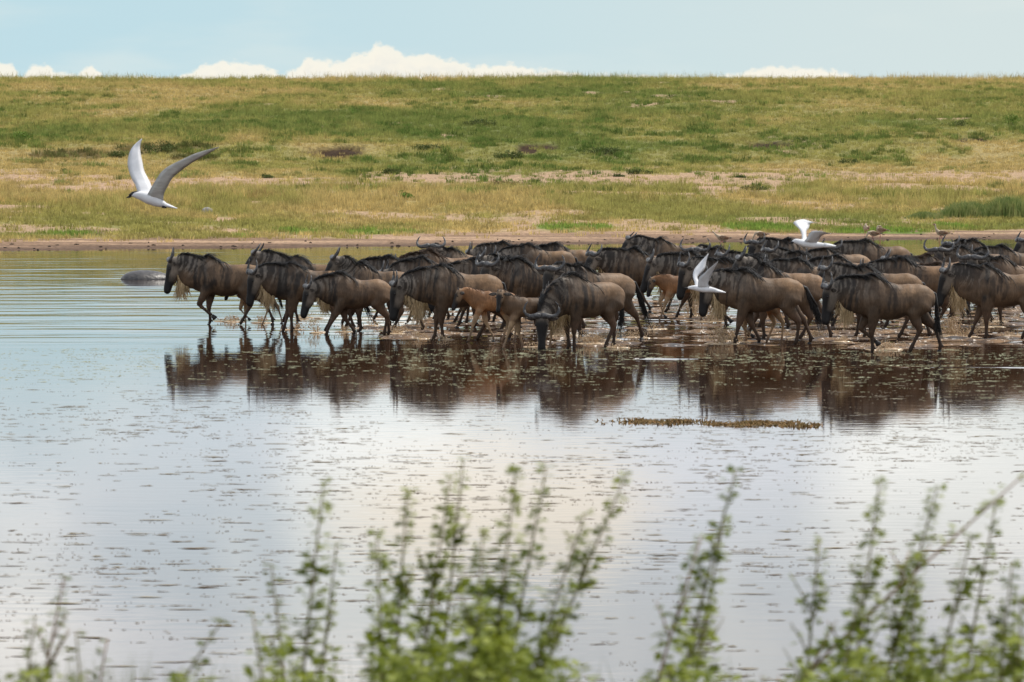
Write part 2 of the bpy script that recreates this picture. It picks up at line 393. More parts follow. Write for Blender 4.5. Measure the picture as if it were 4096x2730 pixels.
tag(pale_flecks.build('floating_debris_pale', simple('fleck_scum_pale', (.20, .19, .11), (.42, .43, .28), 3.0, .8, .3), smooth=False), kind='stuff')  # same debris farther out; its brightness against the dark reflection is painted in

# weed mat floating in front of the herd
wd = MB(); rnd = random.Random(9)
p0 = at(640, 423)
for i in range(5200):
    px = rnd.triangular(610, 812, 735) if i > 150 else rnd.choice([603, 812, 803]) + rnd.gauss(0, 4)
    th = .35 + .75 * float(fbm(np.array(px * .035), np.array(2.), 15, 3))
    q = at(px, 423.5); y = q.y + rnd.gauss(0, .26) * th + .5 * (float(npnoise(px * .03, 1., 4)) - .5) - (px - 720) * .002; x = q.x
    if rnd.random() > sst(float(fbm(np.array(x * 2.2), np.array(y * 3), 55, 3)), .38, .58) + .08: continue
    h = rnd.uniform(.008, .055) * th; a = rnd.uniform(0, 6.3); w_ = rnd.uniform(.006, .014)
    k = len(wd.v); wd.v += [(x - w_ * math.cos(a), y - w_ * math.sin(a), 0), (x + w_ * math.cos(a), y + w_ * math.sin(a), 0), (x + rnd.gauss(0, .02), y + rnd.gauss(0, .02), h), (x, y + w_, h * .4)]
    wd.f += [(k, k + 1, k + 2), (k + 1, k + 3, k + 2), (k + 3, k, k + 2)]
wdm = simple('weed_mat', (.14, .105, .035), (.30, .17, .07), 14, .8, .2)
tag(wd.build('floating_weed', wdm, smooth=False), kind='stuff')

# ------------------------------------------------------------------ grasses on the far bank (scattered tufts)
def grass_mat(name, attr, var=.35, trans=.0):
    m, t, b = new_mat(name, .85, .15)
    a = t.nodes.new('ShaderNodeAttribute'); a.attribute_type = 'INSTANCER'; a.attribute_name = attr
    n = noise_tex(t, 2.5, 4, 'Object'); mul = t.nodes.new('ShaderNodeVectorMath'); mul.operation = 'SCALE'
    L(a.outputs[0], mul.inputs[0], t); L(SM(n, .3, .7, t, 1 - var, 1 + var), mul.inputs['Scale'], t); L(mul.outputs[0], b.inputs['Base Color'], t)
    translucent(m, mul.outputs[0], .35)
    return m
def tuft_obj(name, nb_, h, spread, wid, mat, seed, seed_heads=False):
    rnd = random.Random(seed); mb = MB()
    for i in range(nb_):
        a = rnd.uniform(0, 6.283); r0 = spread * math.sqrt(rnd.random()); hh = h * rnd.uniform(.45, 1.1); lean = rnd.uniform(.05, .45) * hh
        la = a + rnd.gauss(0, .7); x, y = r0 * math.cos(a), r0 * math.sin(a); w_ = wid * rnd.uniform(.6, 1.2); wa = rnd.uniform(0, 3.14)
        dx, dy = w_ * math.cos(wa), w_ * math.sin(wa); k = len(mb.v)
        mb.v += [(x - dx, y - dy, -.03), (x + dx, y + dy, -.03), (x + lean * .35 * math.cos(la) + dx * .7, y + lean * .35 * math.sin(la) + dy * .7, hh * .55),
                 (x + lean * .35 * math.cos(la) - dx * .7, y + lean * .35 * math.sin(la) - dy * .7, hh * .55), (x + lean * math.cos(la), y + lean * math.sin(la), hh)]
        mb.f += [(k, k + 1, k + 2, k + 3), (k + 3, k + 2, k + 4)]
    me = bpy.data.meshes.new(name); me.from_pydata(mb.v, [], mb.f); me.materials.append(mat)
    return bpy.data.objects.new(name, me)      # not linked: only instanced by the grass objects
def scatter(name, pts, scl, cols, tuft):
    me = bpy.data.meshes.new(name); me.from_pydata([tuple(p) for p in pts], [], [])
    a = me.attributes.new('tint', 'FLOAT_COLOR', 'POINT'); a.data.foreach_set('color', np.concatenate([cols, np.ones((len(cols), 1))], 1).astype(np.float32).ravel())
    a = me.attributes.new('scl', 'FLOAT', 'POINT'); a.data.foreach_set('value', scl.astype(np.float32))
    a = me.attributes.new('rotz', 'FLOAT', 'POINT'); a.data.foreach_set('value', np.random.RandomState(1).rand(len(scl)).astype(np.float32) * 6.283)
    o = bpy.data.objects.new(name, me); scene.collection.objects.link(o)
    g = bpy.data.node_groups.new(name, 'GeometryNodeTree')
    g.interface.new_socket('Geometry', in_out='INPUT', socket_type='NodeSocketGeometry'); g.interface.new_socket('Geometry', in_out='OUTPUT', socket_type='NodeSocketGeometry')
    gi = g.nodes.new('NodeGroupInput'); go = g.nodes.new('NodeGroupOutput'); mp = g.nodes.new('GeometryNodeMeshToPoints'); io = g.nodes.new('GeometryNodeInstanceOnPoints')
    oi = g.nodes.new('GeometryNodeObjectInfo'); oi.inputs[0].default_value = tuft
    s_ = g.nodes.new('GeometryNodeInputNamedAttribute'); s_.data_type = 'FLOAT'; s_.inputs[0].default_value = 'scl'
    r_ = g.nodes.new('GeometryNodeInputNamedAttribute'); r_.data_type = 'FLOAT'; r_.inputs[0].default_value = 'rotz'
    cx = g.nodes.new('ShaderNodeCombineXYZ')
    for a_, b_ in ((gi.outputs[0], mp.inputs[0]), (mp.outputs[0], io.inputs['Points']), (oi.outputs['Geometry'], io.inputs['Instance']), (s_.outputs[0], io.inputs['Scale']),
                   (r_.outputs[0], cx.inputs[2]), (cx.outputs[0], io.inputs['Rotation']), (io.outputs[0], go.inputs[0])): g.links.new(a_, b_)
    md = o.modifiers.new('scatter', 'NODES'); md.node_group = g
    return o
gmat = grass_mat('grass_blades', 'tint')
def sample(n, seed, dmin, dmax, wfun, power=1.0):
    rs = np.random.RandomState(seed); out = []
    D = dmin + (dmax - dmin) * rs.rand(n) ** power; x = (rs.rand(n) - .5) * 2 * .150 * D
    keep = rs.rand(n) < wfun(x, D)
    return x[keep], D[keep], rs
def mk(name, n, seed, dmin, dmax, wfun, smin, smax, tuft, cjit=.34, power=1.0, sfun=None, tone=(1, 1, 1)):
    x, y, rs = sample(n, seed, dmin, dmax, wfun, power); z = height(x, y)
    s = smin + (smax - smin) * rs.rand(len(x)) ** 1.4
    if sfun is not None: s = s * sfun(x, y)
    c = bank_col(x, y, True) * (1 + cjit * (rs.rand(len(x), 1) * 2 - 1)) * np.array(tone)
    o = scatter(name, np.stack([x, y, z], 1), s, c, tuft); tag(o, kind='stuff'); return o
def w_tall(x, y):
    d, soil, green, scarp, dark, lush, wet, n3_, n1_ = masks(x, y)
    return np.clip((1 - soil) ** 2 * (1 - scarp) * (1 - lush) * sst(d, 16, 30) * (.35 + .65 * sst(n1_, .4, .6)), 0, 1)
def w_short(x, y):
    d, soil, green, scarp, dark, lush, wet, n3_, n1_ = masks(x, y)
    return np.clip((1 - soil * .93) * (1 - scarp * .9) * sst(d, 5, 9), 0, 1)
def s_tall(x, y):
    d = y - shore(x)
    return .55 + .6 * sst(d, 20, 50) * (1 - sst(d, 66, 80)) + .45 * sst(d, 120, 160) + .35 * (fbm(x * .15, y * .1, 77) - .5) * 2
mk('tall_dry_grass', 62000, 11, 150, 460, w_tall, .6, 1.15, tuft_obj('tall_tuft', 16, .50, .22, .012, gmat, 1), sfun=s_tall)
mk('short_grass', 85000, 12, 143, 455, w_short, .7, 1.3, tuft_obj('short_tuft', 16, .17, .22, .018, gmat, 2), power=1.1)
# stalks breaking the skyline
mk('skyline_grass', 6500, 13, 405, 470, lambda x, y: np.clip(.15 + .85 * sst(fbm(x * .12, y * .02, 44), .5, .62), 0, 1), .5, 1.15, tuft_obj('stalk_tuft', 6, .95, .25, .016, gmat, 3))
def w_green(x, y):
    d, soil, green, scarp, dark, lush, wet, n3_, n1_ = masks(x, y)
    return np.clip((1 - soil) * (sst(green, .32, .6) * sst(n3_, .52, .62) * sst(d, 50, 100) * .9 + .5 * sst(n3_, .60, .68) * sst(d, 14, 30) + dark * .9), 0, 1)
mk('green_tussock', 34000, 14, 200, 440, w_green, .5, 1.25, tuft_obj('tussock', 34, .34, .28, .022, gmat, 4), tone=(.50, .66, .55))

# ------------------------------------------------------------------ shrubs, stones on the far bank
leafm = simple('shrub_leaf', (.055, .085, .022), (.13, .155, .045), 3, .8, .2)
leaf_bright = simple('shrub_leaf_bright', (.09, .17, .02), (.19, .28, .05), 3, .8, .2)
leaf_dry = simple('shrub_leaf_dry', (.20, .15, .06), (.33, .26, .12), 3, .85, .2)
barkm = simple('twig_bark', (.07, .05, .035), (.14, .10, .07), 10, .9, .1)
def leafclump(mb, c, r, n, ls, rnd):
    for i in range(n):
        u = Vector((rnd.gauss(0, 1), rnd.gauss(0, 1), rnd.gauss(0, 1))).normalized() * (rnd.random() ** .4)
        p = Vector((c[0] + u.x * r[0], c[1] + u.y * r[1], max(.01, c[2] + u.z * r[2])))
        a = Vector((rnd.gauss(0, 1), rnd.gauss(0, 1), rnd.gauss(.6, 1))).normalized() * ls * rnd.uniform(.6, 1.4)
        b_ = a.cross(Vector((rnd.gauss(0, 1), rnd.gauss(0, 1), rnd.gauss(0, 1)))).normalized() * ls * .38
        k = len(mb.v); mb.v += [tuple(p), tuple(p + a * .5 + b_), tuple(p + a), tuple(p + a * .5 - b_)]
        mb.f.append((k, k + 1, k + 2, k + 3))
def shrub(px, py, w_, h_, mat, label, dense=1.0, seed=0):
    rnd = random.Random(seed + int(px)); p = on_hill(px, py); D = p.y; W = w_ * D / FPX / 2; H = h_ * D / FPX
    root = empty('shrub', (p.x, p.y, p.z - .05)); tag(root, label, 'shrub', 'shrubs on the far bank')
    mb = MB(); st = MB(); ncl = max(3, int(w_ / 5))
    for i in range(ncl):
        cx = rnd.uniform(-.75, .75) * W; hh = H * rnd.uniform(.55, 1.0) * (1 - .45 * abs(cx / W)); cy = rnd.uniform(-.5, .5) * W
        leafclump(mb, (cx, cy, hh * .5), (W * rnd.uniform(.25, .5) + .1, W * .35 + .1, hh * .55), int(110 * dense), .09, rnd)
        st.tube([(cx * .3, cy * .3, 0), (cx * .7, cy * .7, hh * .45), (cx, cy, hh * .9)], [.02, .012, .004], 5)
    mb.build('foliage', mat, root, False); st.build('stem', barkm, root)
for a in [(20,142,24,13,leaf_bright,'bright green shrub at the left edge of the grassy slope',1.2),(162,153,34,15,leafm,'dark bushy shrub on the scarp right of the large flying tern wing tip',1.3),
          (118,157,26,8,leafm,'low dark shrub on the scarp left of the large flying tern',1.0),(65,172,14,5,leafm,'small dark shrub beside the bare soil at far left',1.),
          (508,159,32,12,leafm,'broad olive shrub below the slope in the middle',1.),(430,150,36,9,leafm,'wide low olive shrub above the middle of the bank',.9),(407,199,16,12,leaf_bright,'small yellow-green shrub standing in dry grass left of centre',1.),
          (505,187,34,12,leaf_dry,'dry brown shrub by the bare soil in the middle',.9),(600,155,40,11,leafm,'olive shrub row left of the largest earth scarp',.9),(640,174,22,8,leafm,'dark shrub on bare soil in right half',1.2),
          (620,177,14,5,leafm,'smallest dark shrub on bare soil in right half',1.),(390,174,20,9,leafm,'green tufted shrub at the bare band left of centre',1.),(478,126,44,9,leafm,'dark wide shrub high on the middle of the slope',1.),
          (955,127,24,9,leafm,'dark shrub high on the slope at right',1.1),(1010,125,22,14,leaf_bright,'leafy green shrub high on the slope near right edge',1.),(848,164,20,8,leafm,'dark shrub in the tan grass below the right scarp',1.),
          (755,190,26,7,leafm,'low green shrub on the soil patch right of centre',1.),(742,178,14,5,leafm,'small dark shrub above the right-hand soil patch',1.),(265,178,18,5,leafm,'tiny dark shrub on bare soil right of the large tern',1.),(330,186,14,5,leafm,'low dark shrub on pink soil left of the dry grass',1.)]: shrub(*a)
def reeds(px, py, w_, h_, label, seed):
    rnd = random.Random(seed); p = on_hill(px, py); D = p.y; W = w_ * D / FPX / 2; H = h_ * D / FPX
    mb = MB()
    for i in range(int(1500 * w_ / 60)):
        u = rnd.gauss(0, .42); v = rnd.gauss(0, .35)
        if abs(u) > 1: continue
        hh = H * (1 - .75 * u * u) * rnd.uniform(.45, 1.05); x, y = u * W, v * W * .8; z0 = float(height(np.array(p.x + x), np.array(p.y + y))) - p.z; a = rnd.uniform(0, 6.28); l_ = hh * rnd.uniform(.1, .5)
        r = rnd.uniform(.008, .018); k = len(mb.v); ca, sa = math.cos(a), math.sin(a)
        mb.v += [(x - r, y, z0 - .02), (x + r, y, z0 - .02), (x + r + ca * l_ * .3, y + sa * l_ * .3, z0 + hh * .6), (x - r + ca * l_ * .3, y + sa * l_ * .3, z0 + hh * .6), (x + ca * l_, y + sa * l_, z0 + hh)]
        mb.f += [(k, k + 1, k + 2, k + 3), (k + 3, k + 2, k + 4)]
    o = mb.build('reed_clump', reedm, None, False); o.location = p; tag(o, label, 'reeds', 'lush clumps above the right shore')
reedm = translucent(simple('reed_blade', (.12, .19, .05), (.34, .36, .14), 3, .8, .2), None, .3)
reeds(968, 217, 70, 17, 'lush green reed clump near the right edge above the shore', 1); reeds(1008, 218, 60, 24, 'tallest reed clump at the right edge above the shore', 2); reeds(925, 219, 40, 8, 'low reed clump tapering off toward the striding goose', 3)
stone_m = simple('stone_grey', (.22, .21, .20), (.42, .40, .38), 12, .9, .2, bump=.01)
st = MB(); st.blob((0, 0, .1), (.24, .18, .17), 9, 6, .12, random.Random(3)); p = on_hill(207.5, 214)
o = st.build('stone', stone_m); o.location = p; tag(o, 'single pale grey stone lying in the grass below the large tern', 'stone')
# clods along the wet shoreline
cl = MB(); rnd = random.Random(8)
for i in range(110):
    x = rnd.uniform(-24, 26); y = float(shore(np.array(x))) + rnd.uniform(-.6, 5) ; cl.blob((x, y, float(height(np.array(x), np.array(y))) + .01), (rnd.uniform(.02, .09), .05, rnd.uniform(.015, .05)), 6, 3, .2, rnd)
tag(cl.build('mud_clods', simple('clod_mud', (.04, .03, .022), (.09, .065, .05), 6, .9, .2)), kind='stuff')
# smooth dark mound in the water at left
md_ = MB(); rows = []
for i in range(9):
    u = i / 8; a = u * math.pi / 2
    rows.append([(.64 * math.cos(a) * (1.0 + .12 * math.cos(th)) * math.cos(th) - .0, .5 * math.cos(a) * math.sin(th), .25 * math.sin(a) ** 1.15 - .02 + .02 * math.cos(2 * th) * math.cos(a)) for th in [2 * math.pi * k / 28 for k in range(28)]])
md_.ringloft(rows); o = md_.build('mud_mound', simple('wet_grey_mud', (.040, .036, .036), (.085, .076, .072), 9, .42, .5, bump=.02))
o.location = at(143, 279.2); tag(o, 'smooth dark grey hump rising from the water left of the leading wildebeest', 'mound')

# ------------------------------------------------------------------ wildebeest
furm, t, b = new_mat('wildebeest_fur', .58, .28)
a = t.nodes.new('ShaderNodeAttribute'); a.attribute_name = 'fur'
n = noise_tex(t, 1.0, 5, 'Object', (48, 48, 12)); n2f = noise_tex(t, 5.0, 3, 'Object')
mul = t.nodes.new('ShaderNodeVectorMath'); mul.operation = 'SCALE'
L(a.outputs[0], mul.inputs[0], t); L(M('MULTIPLY', SM(n, .3, .7, t, .84, 1.16), SM(n2f, .3, .7, t, .8, 1.2), t), mul.inputs['Scale'], t); L(mul.outputs[0], b.inputs['Base Color'], t)
bn = t.nodes.new('ShaderNodeBump'); bn.inputs['Distance'].default_value = .012; bn.inputs['Strength'].default_value = .3; L(n, bn.inputs['Height'], t); L(bn.outputs[0], b.inputs['Normal'], t)
hornm = simple('horn_keratin', (.035, .033, .034), (.13, .125, .125), 22, .45, .4, bump=.004)
manem = simple('mane_hair', (.008, .007, .007), (.022, .018, .016), 20, .5, .4)
mane_br = simple('brown_mane_hair', (.03, .018, .012), (.10, .055, .03), 20, .6, .3)
beardm = simple('beard_hair', (.34, .22, .10), (.80, .62, .38), 9, .7, .25, vscale=(1, 1, .3))
beard_dk = simple('dark_beard_hair', (.07, .045, .03), (.18, .12, .075), 14, .7, .25)
hoofm = simple('hoof_horn', (.012, .010, .010), (.03, .026, .024), 20, .5, .4)
eyem = simple('eye_dark', (.004, .003, .003), (.01, .008, .007), 20, .12, .5)
earm = simple('ear_fur', (.035, .028, .024), (.11, .09, .075), 25, .8, .2)

FR = {'S': [(.0, .62), (.025, .36), (.005, .12), (.035, .0)], 'F': [(.05, .63), (.17, .39), (.27, .14), (.33, .01)], 'f': [(.03, .62), (.10, .37), (.14, .12), (.18, .0)],
      'B': [(-.05, .62), (-.12, .37), (-.27, .15), (-.27, .03)], 'b': [(-.03, .62), (-.06, .36), (-.14, .13), (-.12, .0)], 'L': [(.07, .63), (.17, .41), (.0, .26), (-.09, .18)], 'l': [(.10, .64), (.26, .45), (.20, .22), (.13, .13)]}
HI = {'S': [(.07, .66), (-.13, .42), (-.10, .12), (-.06, 0)], 'F': [(.14, .66), (.02, .40), (.15, .13), (.21, 0)], 'f': [(.10, .66), (-.05, .41), (.03, .12), (.08, 0)],
      'B': [(.0, .66), (-.24, .44), (-.35, .15), (-.34, .02)], 'b': [(.03, .66), (-.18, .43), (-.21, .13), (-.18, 0)], 'L': [(.16, .69), (-.05, .49), (.06, .24), (.01, .15)], 'l': [(.0, .67), (-.22, .49), (-.26, .24), (-.32, .16)]}
PENDING = []
def wildebeest(loc, yaw=0, size=1.0, legs='SFSB', poll=(.68, 1.13), hp=-78, hyaw=0, nyaw=0, calf=False, seed=0, tail=0.15, brown=0.0, dark=0.0, horn=1.0, voxel=.020, beard=1.0, mane=1.0, spread=0.0, horn_rot=0):
    rnd = random.Random(seed * 7 + 3); V = Vector
    root = empty('wildebeest_calf' if calf else 'wildebeest', loc, math.pi + R(yaw), size)
    deep = .80 if calf else 1.0; wid = .74 if calf else 1.0
    mb = MB(); segs = []
    # torso: X, top, bottom, half width, egg
    T = [(-.985, .95, .84, .05, 0), (-.95, 1.03, .76, .12, 0), (-.86, 1.10, .70, .175, .08), (-.72, 1.145, .66, .205, .16), (-.55, 1.14, .625, .225, .12), (-.38, 1.135, .585, .240, .15),
         (-.20, 1.18, .565, .245, .22), (-.05, 1.262, .585, .235, .32), (.07, 1.30, .60, .215, .36), (.18, 1.262, .615, .185, .3), (.28, 1.22, .655, .145, .2), (.36, 1.16, .74, .09, .1)]
    if calf:
        T = [(x * .74, .62 + (tp - .62) * .80 - (.10 if -.15 < x < .2 else .03) * 1, .64 + (bt - .575) * .8 , w_ * wid, e * .4) for x, tp, bt, w_, e in T]
    jx = [rnd.uniform(-.012, .012) for _ in T]; belly = rnd.uniform(-.02, .03)
    rings = []; N = 22; tops = []
    for (x, tp, bt, w_, e), j in zip(T, jx):
        tp += j * .6; bt -= belly * math.exp(-((x + .4) / .3) ** 2)
        bt = min(bt, tp - .07); zc = bt + (tp - bt) * .46; rg = []
        for k in range(N):
            th = 2 * math.pi * k / N; c_, s_ = math.cos(th), math.sin(th)
            ww = w_ * (1 - e * max(0, s_) ** 1.2) * (1 + .0 * s_)
            rg.append((x, ww * (abs(c_) ** .9) * (1 if c_ > 0 else -1), zc + s_ * ((tp - zc) if s_ > 0 else (zc - bt))))
        rings.append(rg); tops.append(V((x, 0, tp))); segs.append((V((x, 0, zc)), (tp - bt) / 2 * .92, 'T', x))
    mb.ringloft(rings)
    # neck
    hs = (.80 if calf else 1.10)
    P0 = V((.10, 0, .985 if not calf else .88)); pl = V((poll[0], 0, poll[1]))
    ny = R(nyaw); d = pl - P0; pl = P0 + V((d.x * math.cos(ny), d.x * math.sin(ny), d.z))
    hy = R(hyaw); p_ = R(hp)
    h = V((math.cos(p_) * math.cos(hy), math.cos(p_) * math.sin(hy), math.sin(p_))); nrm = V((-math.sin(p_) * math.cos(hy), -math.sin(p_) * math.sin(hy), math.cos(p_))); sd_ = h.cross(nrm)
    bk = -h
    endt = (pl - P0).normalized() * .6 + V((.3 * math.cos(hy), .3 * math.sin(hy), 0)) + h * .15
    c0 = P0; c3 = pl - nrm * .045 * hs; dl_ = min(1, (pl - P0).length / .6); c1 = P0 + V((.22 * dl_ ** 1.5, 0, .03)); c2 = c3 - endt.normalized() * .16 * dl_
    NK = 9; rings = []; necktop = []; neckbot = []
    for i in range(NK):
        t_ = i / (NK - 1); q = c0 * (1 - t_) ** 3 + c1 * 3 * t_ * (1 - t_) ** 2 + c2 * 3 * t_ * t_ * (1 - t_) + c3 * t_ ** 3
        tg = (-c0 * 3 * (1 - t_) ** 2 + c1 * (3 * (1 - t_) ** 2 - 6 * t_ * (1 - t_)) + c2 * (6 * t_ * (1 - t_) - 3 * t_ * t_) + c3 * 3 * t_ * t_).normalized()
        sv = V((-math.sin(ny * t_), math.cos(ny * t_), 0)); up = tg.cross(sv); up = up if up.z > 0 or (up.x > 0) else up; sv = up.cross(tg).normalized()
        ru = np.interp(t_, [0, .3, .6, .85, 1], [.28, .255, .215, .170, .125]) * (.66 if calf else 1.0); rw = np.interp(t_, [0, .3, .6, .85, 1], [.18, .14, .112, .095, .085]) * (.72 if calf else 1)
        lo = 1.14 + .34 * math.sin(math.pi * min(1, t_ * 1.1)) if not calf else .95
        rings.append([q + sv * (rw * math.cos(2 * math.pi * k / 16)) + up * ((ru if math.sin(2 * math.pi * k / 16) > 0 else ru * lo) * math.sin(2 * math.pi * k / 16)) for k in range(16)])
        necktop.append(q + up * ru * .97); neckbot.append((q - up * ru * lo * .96, sv))
        segs.append((q, ru * .85, 'N', t_))
    mb.ringloft(rings)
    # head: t, top offset, bottom offset, half width
    H = [(-.07, .045, -.03, .045), (-.03, .085, -.075, .082), (.04, .105, -.115, .098), (.12, .108, -.135, .102), (.20, .098, -.132, .088), (.29, .086, -.105, .068), (.37, .078, -.078, .058), (.44, .074, -.070, .060), (.50, .066, -.066, .064), (.545, .04, -.045, .052), (.555, .015, -.02, .03)]
    if calf: H = [(t_ * .92, a_ * .96, b_ * .82, w_ * .9) for t_, a_, b_, w_ in H]
    rings = []; jaw = []
    for t_, a_, b_, w_ in H:
        q = pl + h * (t_ * hs); m_ = (a_ + b_) / 2 * hs; hh = (a_ - b_) / 2 * hs
        rings.append([q + nrm * (m_ + hh * math.sin(2 * math.pi * k / 16)) + sd_ * (w_ * hs * math.cos(2 * math.pi * k / 16) * (1 - .12 * math.sin(2 * math.pi * k / 16))) for k in range(16)])
        jaw.append(q + nrm * (b_ * hs)); segs.append((q + nrm * m_, hh * .95, 'H', t_))
    mb.ringloft(rings)
    # legs
    hooves = []
    LW = (.82 if calf else 1.0)
    for i, ch in enumerate(legs):
        sgn = 1 if i % 2 == 0 else -1
        f = i < 2; tab = (FR if f else HI)[ch]
        jt = [(x + rnd.uniform(-.02, .02) * (k > 0), z) for k, (x, z) in enumerate(tab)]
        bx0 = (.02 if f else -.74) * (.74 if calf else 1)
        if calf: jt = [(x * .9, z * 1.06 if z > .2 else z) for x, z in jt]
        ys_ = (.145, .125, .10, .09, .095) if f else (.15, .135, .11, .095, .10)
        ys_ = [y * sgn * wid for y in ys_]
        if f:
            pts = [(bx0 + .04, ys_[0] * .75, .92 * (.93 if calf else 1)), (bx0 - .02, ys_[0], .76)] ; rad = [(.13, .06), (.125, .07)]
            rads = [(.102, .066), (.052, .045), (.036, .031), (.036, .034)]
        else:
            pts = [(bx0 - .04, ys_[0] * .7, .94 * (.93 if calf else 1)), (bx0 - .02, ys_[0], .80)]; rad = [(.16, .08), (.175, .088)]
            rads = [(.145, .084), (.057, .045), (.036, .031), (.038, .034)]
        J = [(bx0 + x, ys_[k + 1] if k < 4 else ys_[4], z) for k, (x, z) in enumerate(jt)]
        e_, kn, fe, to = [V(p) for p in J]
        full = pts + [e_, e_.lerp(kn, .55), kn, kn.lerp(fe, .3), kn.lerp(fe, .75), fe, fe.lerp(to, .6)]
        mid = ((.078, .058) if f else (.088, .060))
        rf = rad + [rads[0], mid, rads[1], (.036, .031), (.031, .028), rads[3], (.034, .032)]
        rf = [(a_ * LW, b_ * LW) for a_, b_ in rf]
        mb.tube(full, rf, 12, side=(0, 1, 0))
        if not f:   # point of the hock
            mb.tube([kn + V((.02, 0, .03)), kn + V((-.045, 0, .035))], [.03 * LW, .018 * LW], 8, side=(0, 1, 0))
        for k, (p, r_) in enumerate(zip(full, rf)):
            segs.append((V(p), r_[1] * .9 if k > 1 else r_[1] * .7, 'L', V(p).z))
        pd_ = (to - fe).normalized(); tilt = V((1, 0, 0)) if abs(pd_.x) < .8 else V((.6, 0, -.7)); hooves.append((fe, to, pd_))
    me = bpy.data.meshes.new('body'); me.from_pydata([tuple(v) for v in mb.v], [], mb.f); me.materials.append(furm)
    o = bpy.data.objects.new('body', me); scene.collection.objects.link(o); o.parent = root
    rm = o.modifiers.new('r', 'REMESH'); rm.mode = 'VOXEL'; rm.voxel_size = voxel; rm.use_smooth_shade = True
    sm = o.modifiers.new('s', 'SMOOTH'); sm.factor = .5; sm.iterations = 5
    PENDING.append((o, segs, dict(calf=calf, seed=seed, brown=brown, dark=dark, belly=belly, n=np.array(nrm))))
    # hooves
    for fe, to, pd_ in hooves:
        hb = MB(); fwd = V((1, 0, 0)); tip = to + pd_ * .03
        hb.tube([to - pd_ * .055, to - pd_ * .01, tip + fwd * .012, tip + fwd * .016 + pd_ * .012], [(.030 * LW, .028 * LW), (.041 * LW, .036 * LW), (.050 * LW, .041 * LW), (.042 * LW, .034 * LW)], 10, side=(0, 1, 0))
        if not calf: hb.tube([fe - fwd * .02, fe - fwd * .048 - V((0, 0, .02))], [.018, .009], 6, side=(0, 1, 0))
        hb.build('hoof', hoofm, root)
    # eyes, ears, horns
    for sg in (1, -1):
        eb = MB(); q = pl + h * (.135 * hs) + sd_ * (sg * .084 * hs) + nrm * (.035 * hs); eb.blob(q, .016 * hs, 8, 6); eb.build('eye', eyem, root)
        eb = MB(); es = 1.0 if not calf else .95
        q = pl + h * (.035 * hs) + sd_ * (sg * .085 * hs) - nrm * (.005)
        dr = (sd_ * sg * .8 + bk * .15 - V((0, 0, .12)) - nrm * .18).normalized()
        pts = [q, q + dr * .035 * es, q + dr * .09 * es, q + dr * .145 * es, q + dr * .185 * es]
        eb.tube(pts, [(.018 * es, .016), (.034 * es, .014), (.040 * es, .011), (.026 * es, .008), (.004, .003)], 10, side=tuple(nrm)); eb.build('ear', earm, root)
        if horn > 0:
            hb = MB(); hk = horn * 1.12
            prof_ = [(.012, .085, .0, .052), (.055, .098, .005, .052), (.11, .092, -.005, .044), (.17, .078, -.008, .036), (.225, .066, .018, .031), (.255, .06, .065, .026), (.258, .062, .12, .020), (.238, .07, .17, .014), (.205, .082, .215, .005)]
            if hk < .8: prof_ = [(.03, .085, .0, .026), (.045, .085, .05, .021), (.06, .08, .10, .015), (.065, .075, .15, .009), (.06, .07, .18, .003)]
            k2 = hk if hk >= .8 else hk * 1.2
            cr, sr = math.cos(R(horn_rot)), math.sin(R(horn_rot))
            pts = [pl + sd_ * (sg * a_ * k2) + nrm * (b_ * (cr) - c_ * sr) + bk * ((c_ * k2) * cr + b_ * sr * .6) for a_, b_, c_, r_ in prof_]
            rad = [r_ * (.97 + .05 * (i % 2)) for i, (_, _, _, r_) in enumerate(prof_)]
            hb.tube(pts, rad, 10); hb.build('horn', hornm, root)
        elif calf:
            hb = MB(); q = pl + sd_ * (sg * .03) + nrm * .05; hb.tube([q, q + bk * .03 + nrm * .01, q + bk * .05 + nrm * .015], [.011, .009, .003], 6); hb.build('horn', hornm, root)
    # mane along the crest
    crest = [p for p in tops if p.x > (-.28 if not calf else -.12)]
    crest = crest[:-2] + necktop[3:]
    crest = [V((-.30, 0, tops[5].z))] + crest if not calf else crest
    mn = MB(); cnt = int((460 if not calf else 120) * mane)
    for i in range(cnt):
        u = rnd.random() * (len(crest) - 1.001); k = int(u); q = crest[k].lerp(crest[k + 1], u - k); along = (crest[k] - crest[k + 1]).normalized()   # pointing backwards
        side = rnd.gauss(0, .022); q = q + V((0, side, -.012 - abs(side) * .3))
        fr = u / (len(crest) - 1)         # 0 withers .. 1 poll
        ln = (.29 * (1 - fr) ** .7 + .075) * rnd.uniform(.5, 1.2) * mane * (.45 if calf else 1); sg = 1 if rnd.random() < .62 else -1
        up = V((0, 0, 1)) * rnd.uniform(.05, .5) * (.35 + fr * 1.2); d0 = (along * rnd.uniform(.5, 1.1) + up + V((0, sg * rnd.uniform(.1, .5), 0))).normalized()
        pts = [q]; dd_ = d0
        for s_ in range(4): pts.append(pts[-1] + dd_ * ln / 4); dd_ = (dd_ + V((0, sg * .10, -.42 * (1.15 - fr * .75)))).normalized()
        mn.strand(pts, rnd.uniform(.007, .014) * (.8 if calf else 1))
    # short upright bristles make the crest solid
    for i in range(int(cnt * .8)):
        u = (.22 + .78 * rnd.random()) * (len(crest) - 1.001); k = int(u); q = crest[k].lerp(crest[k + 1], u - k) + V((0, rnd.gauss(0, .012), -.03)); along = (crest[k] - crest[k + 1]).normalized()
        ln = rnd.uniform(.035, .085) * (.6 if calf else 1); d0 = (along * rnd.uniform(.3, .9) + V((0, rnd.gauss(0, .2), .8))).normalized(); mn.strand([q, q + d0 * ln * .6 , q + d0 * ln + along * .015 ], .010)
    mn.build('mane', mane_br if (brown > .5 or calf) else manem, root)
